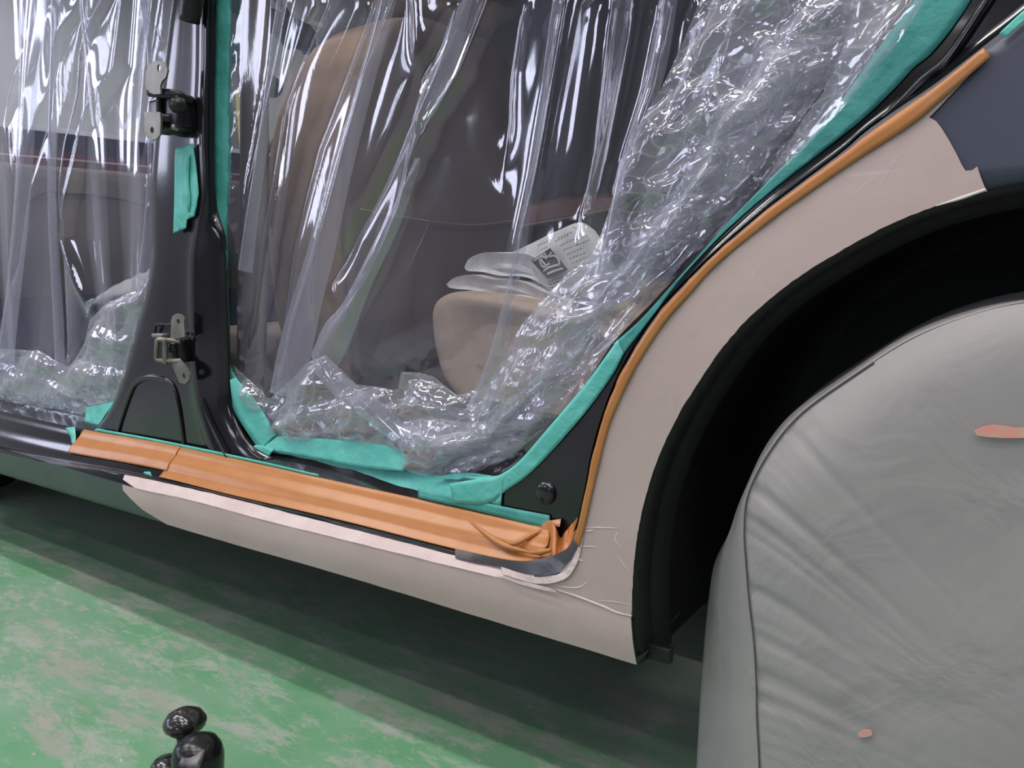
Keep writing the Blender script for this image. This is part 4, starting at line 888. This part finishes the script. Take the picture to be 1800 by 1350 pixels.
pleat([(240,-60),(262,100),(262,260),(250,400),(236,480)], [(250,-60),(268,100),(270,260),(268,400),(262,500)], .084, front_film)

# crumpled white sheet behind the front film
wp = [cv([(150,530,.16),(165,525,.17),(190,535,.16),(215,540,.17),(235,528,.15),(258,522,.16)]), cv([(152,560,.17),(160,535,.14),(185,520,.13),(212,515,.13),(235,510,.14),(262,500,.15)]), cv([(160,528,.16),(180,515,.17),(205,502,.17),(225,492,.18),(245,482,.18),(266,472,.17)])]
wo = loft('crumpled_sheet', wp, M['paper'], None, n=40, sub=6, noise=.004, nscale=60, th=.0006, cr=True); tag(wo, 'crumpled white sheet sagging behind the front film beside the pillar', 'sheet')

# ================================================================== things on the rear seat
def pad(name, outline, y0, y1, zoff, mat, label, cat, lump=.003, group=None):
    """soft slab: outline traced on plane y0 (front rim), thickness rounded, running back to y1"""
    c = P(outline, y0); c = resample(np.vstack([c, c[:1]]), 70)[:-1]; m = c.mean(0)
    rings = []
    for t in np.linspace(0, 1, 9):
        s = math.sin(math.pi*min(1, (t*.5)))**.5 if t < 1 else 1
        k = .02+.98*math.sqrt(max(0, 1-(1-t)**2)); r = m+(c-m)*np.array([k, 1, k]); r[:, 1] = y0+.012*(1-math.sqrt(max(0, t*(2-t)))) - .014*0; rings.append(r)
    rings[0][:, 1] = y0-.0
    for k_, yy_ in ((1.0, y0+.04), (1.0, (y0+y1)/2), (.97, y1-.01), (.8, y1), (.02, y1+.004)):
        r = m+(c-m)*np.array([k_, 1, k_]); r[:, 1] = yy_; rings.append(r)
    V = np.array(rings); V = V+(nz(V, 40, 8)*lump)[..., None]*np.array([.5, .3, 1]); V[:, :, 1] += 0
    nr, nc = V.shape[:2]; F = []
    for i in range(nr-1):
        for j in range(nc): F.append((i*nc+j, i*nc+(j+1) % nc, (i+1)*nc+(j+1) % nc, (i+1)*nc+j))
    o = mesh(name, V.reshape(-1, 3), F, M[mat]); tag(o, label, cat, group); return o
pad('work_glove', [(786,497),(800,487),(830,484),(870,490),(920,500),(975,518),(1000,535),(960,532),(900,524),(850,514),(810,508),(790,503)], .30, .42, 0, 'glove', 'white knitted work glove at the bottom of the stack on the rear seat', 'glove')
pad('work_glove', [(816,470),(825,455),(850,446),(890,444),(925,450),(955,470),(980,500),(960,503),(925,492),(890,485),(850,480),(822,477)], .31, .44, 0, 'glove', 'white knitted work glove on top of the stack on the rear seat', 'glove')
# printed paper band around the gloves
band = [cv([(895,446,.33),(940,425,.33),(985,403,.33),(1020,392,.34),(1045,405,.34)]), cv([(928,458,.318),(960,440,.318),(1000,425,.32),(1030,412,.32),(1062,430,.33)]), cv([(950,495,.312),(985,478,.312),(1020,462,.314),(1045,450,.316),(1078,465,.32)]), cv([(975,520,.312),(1010,512,.312),(1045,500,.314),(1070,495,.316),(1090,500,.32)])]
pb_ = loft('paper_wrapper', band, M['paper'], None, n=40, sub=6, noise=.0012, nscale=50, th=.0006, cr=True); tag(pb_, 'printed newspaper-like paper wrapper around the white gloves on the rear seat', 'wrapper')
yk = .305
def flat(name, pts, y, mat, par): return plate(name, [at(a[0], a[1], y) for a in pts], .0004, mat, par)
blk = flat('printed_square', [(934,458),(967,436),(990,464),(998,474),(962,490)], yk, M['ink'], pb_)
for pts in ([(938,459),(955,448)], [(948,452),(956,463),(962,470)], [(956,445),(962,452),(970,444)], [(951,466),(949,455),(955,452),(962,455)], [(951,466),(957,470),(966,463)], [(966,452),(975,450),(982,458),(984,468)], [(955,477),(966,470),(985,465)], [(962,482),(976,476),(990,472)]):
    tube('printed_stroke', [at(a[0], a[1], yk-.0008) for a in pts], .0016, M['paper'], pb_, seg=6, n=14, flat=.3)
random.seed(3)
for (x0, y0_, x1, y1_) in [(963,496,990,486),(965,501,996,490),(968,506,998,496),(1006,398,1016,404),(985,432,1010,420),(990,440,1018,428),(996,448,1024,436),(1000,456,1030,444),(975,425,1000,413),(980,419,1006,408),(945,432,970,421),(950,440,962,434),(1005,463,1036,451),(1010,471,1040,459),(1015,479,1044,468),(1018,488,1046,477),(1008,424,1034,414),(1012,432,1038,421)]:
    for k in range(5):
        t = k/5+.03; q = t+.12; a = (x0+(x1-x0)*t, y0_+(y1_-y0_)*t); b = (x0+(x1-x0)*q, y0_+(y1_-y0_)*q)
        tube('printed_stroke', [at(a[0], a[1], yk-.0006), at(b[0], b[1], yk-.0006)], .0006, M['ink'], pb_, seg=5, n=4, flat=.3)

# ================================================================== wheel cover
SIL = [(2300,640),(2050,545),(1900,522),(1800,526),(1700,548),(1600,588),(1500,650),(1400,722),(1345,790),(1312,868),(1285,930),(1262,975),(1252,1010),(1243,1090),(1235,1180),(1228,1260),(1224,1340),(1222,1450)]
SEAM = [(2250,700),(2030,560),(1900,532),(1800,533),(1702,556),(1604,596),(1506,657),(1408,728),(1352,796),(1316,868),(1309,930),(1312,990),(1318,1060),(1326,1130),(1330,1200),(1331,1260),(1335,1340),(1338,1450)]
IN1 = [(2150,780),(2000,640),(1900,600),(1820,600),(1730,625),(1640,665),(1560,715),(1480,785),(1430,850),(1400,910),(1390,970),(1392,1030),(1398,1090),(1402,1150),(1405,1210),(1408,1270),(1412,1350),(1415,1460)]
cvr = empty('wheel_cover'); tag(cvr, 'grey cloth cover draped over the rear wheel and down to the floor', 'cover')
n = 170
c_back = resample(P(SIL, .24), n)*np.array([1, 1, 1]); 
cS = resample(P(SIL, .075), n); cm = resample(P(SEAM, -.004), n); ci = resample(P(IN1, -.022), n)
c_back = cS.copy(); c_back[:, 1] = .27; c_back = shrink(c_back, -.012, 0)
cen = np.array([.10, -.028, .18])
inner = [ci*(1-t)+cen*t+np.array([0, -.006*math.sin(PI*t), 0]) for t in (.25, .5, .75, .97)]
side = loft('side_panel', [c_back, shrink(cS, .004, .05), cS, cS*.55+cm*.45+np.array([-.004, 0, 0]), cm], M['cloth'], cvr, n=n, sub=6, noise=.0016, nscale=22)
# front panel with gathers along the seam
G = [cm, ci]+inner; Rr = np.array(G)
rows = np.array([resample(Rr[:, j], 48) for j in range(n)]).transpose(1, 0, 2)
wdir = np.linspace(0, 1, 48)[:, None]; L_ = np.linspace(0, 1, n)[None, :]
g = np.exp(-wdir*7)*(1-np.exp(-wdir*50))
zz = rows[:1, :, 2]
amp = sum(np.exp(-((L_-c)/w)**2)*a for c, w, a in ((.475, .006, .7), (.56, .008, 1.0), (.600, .006, .9), (.617, .005, .7), (.69, .010, .8), (.75, .006, .6), (.80, .012, 1.0), (.83, .008, .8)))
puck = g*(.006*amp*1.0+.0010*np.sin(L_*420+3*np.sin(L_*40))*np.exp(-wdir*10)*smooth01((L_-.40)/.1))
folds = .0014*np.sin((rows[..., 2]*1.0-rows[..., 0]*.75)*26+1.2*nz(rows, 5, 6))*smooth01(wdir/.12)+.0014*nz(rows, 12, 8, 2)*smooth01(wdir/.08)
rows[..., 1] += puck*.8-folds
rows[..., 2] = np.maximum(rows[..., 2], .004)
mesh('front_panel', rows.reshape(-1, 3), grid_faces(48, n), M['cloth'], cvr)
sm = cm+np.array([0, -.0012, 0]); sm[:, 2] = np.maximum(sm[:, 2], .004)
tube('seam', sm[60:], .0007, simple('thread', (92, 90, 86), .9), cvr, seg=6, n=200)
for ob in cvr.children:
    if ob.name.startswith('side'):
        for v in ob.data.vertices: v.co.z = max(v.co.z, .004)
front = rows
def smear(pts, y=-.036):
    c = np.array([at(a[0], a[1], y) for a in pts])
    # drop each point onto the panel surface
    fl = front.reshape(-1, 3)
    for i, p in enumerate(c):
        d = ray(*pts[i]); d = d/np.linalg.norm(d); rel = fl-CAM; t = rel@d; q = np.linalg.norm(rel-t[:, None]*d, axis=1); k = np.argmin(q); c[i] = CAM+d*(t[k]-.002)
    o = plate('putty_smear', c, .0008, M['putty_smear'], cvr); return o
smear([(1712,757),(1725,750),(1745,746),(1765,748),(1785,752),(1800,751),(1815,756),(1815,768),(1795,770),(1765,770),(1735,768),(1718,765)])
smear([(1508,1288),(1520,1282),(1532,1284),(1534,1292),(1522,1296),(1510,1295)])
# ================================================================== floor tool
tool = empty('hand_tool'); tag(tool, 'black hand tool with a round knob lying on the green floor', 'hand tool')
kc = atz(325, 1268, .085)
axk = np.array([-.10, .10, 1.0]); axk /= np.linalg.norm(axk)
kr = 37.0/FP*np.linalg.norm((kc-CAM)@Fv)
lathe('knob', [(0, kr*.62), (kr*.35, kr*.60), (kr*.75, kr*.42), (kr*.97, kr*.10), (kr, -.06*kr), (kr*.93, -.28*kr), (kr*.72, -.48*kr), (kr*.45, -.66*kr), (kr*.38, -1.0*kr), (kr*.42, -1.9*kr), (kr*.5, -2.6*kr)], kc, axk, M['knob'], tool, seg=40)
hc = atz(348, 1330, .075)
hr = 44.0/FP*((hc-CAM)@Fv)
hd = lathe('handle', [(0, hr*.85), (hr*.4, hr*.82), (hr*.75, hr*.66), (hr*.93, hr*.36), (hr, 0), (hr*.96, -hr*.5), (hr*.9, -hr*1.2), (hr*.9, -hr*2.0)], hc, (-.05, .05, 1), M['black_gloss'], tool, seg=36)
tp = hc+np.array([.012, -.012, hr*.42])
box('worn_plate', tp-np.array([.010, .012, .004]), tp+np.array([.012, .010, .004]), M['scraped'], tool, bev=.003, rot=Matrix.Rotation(.5, 3, 'Z') @ Matrix.Rotation(.45, 3, 'X'))
lc = atz(292, 1345, .03); lr = 26.0/FP*((lc-CAM)@Fv)
lathe('foot', [(0, lr*.5), (lr*.7, lr*.42), (lr, lr*.1), (lr, -lr*.3), (lr*.8, -lr)], lc, (0, 0, 1), M['knob'], tool)
bse = (kc+hc)/2
box('base', (min(kc[0], hc[0], lc[0])-.01, min(kc[1], hc[1])-.09, .0), (max(kc[0], hc[0])+.012, max(kc[1], hc[1])-.0, .016), M['black_gloss'], tool, bev=.004)
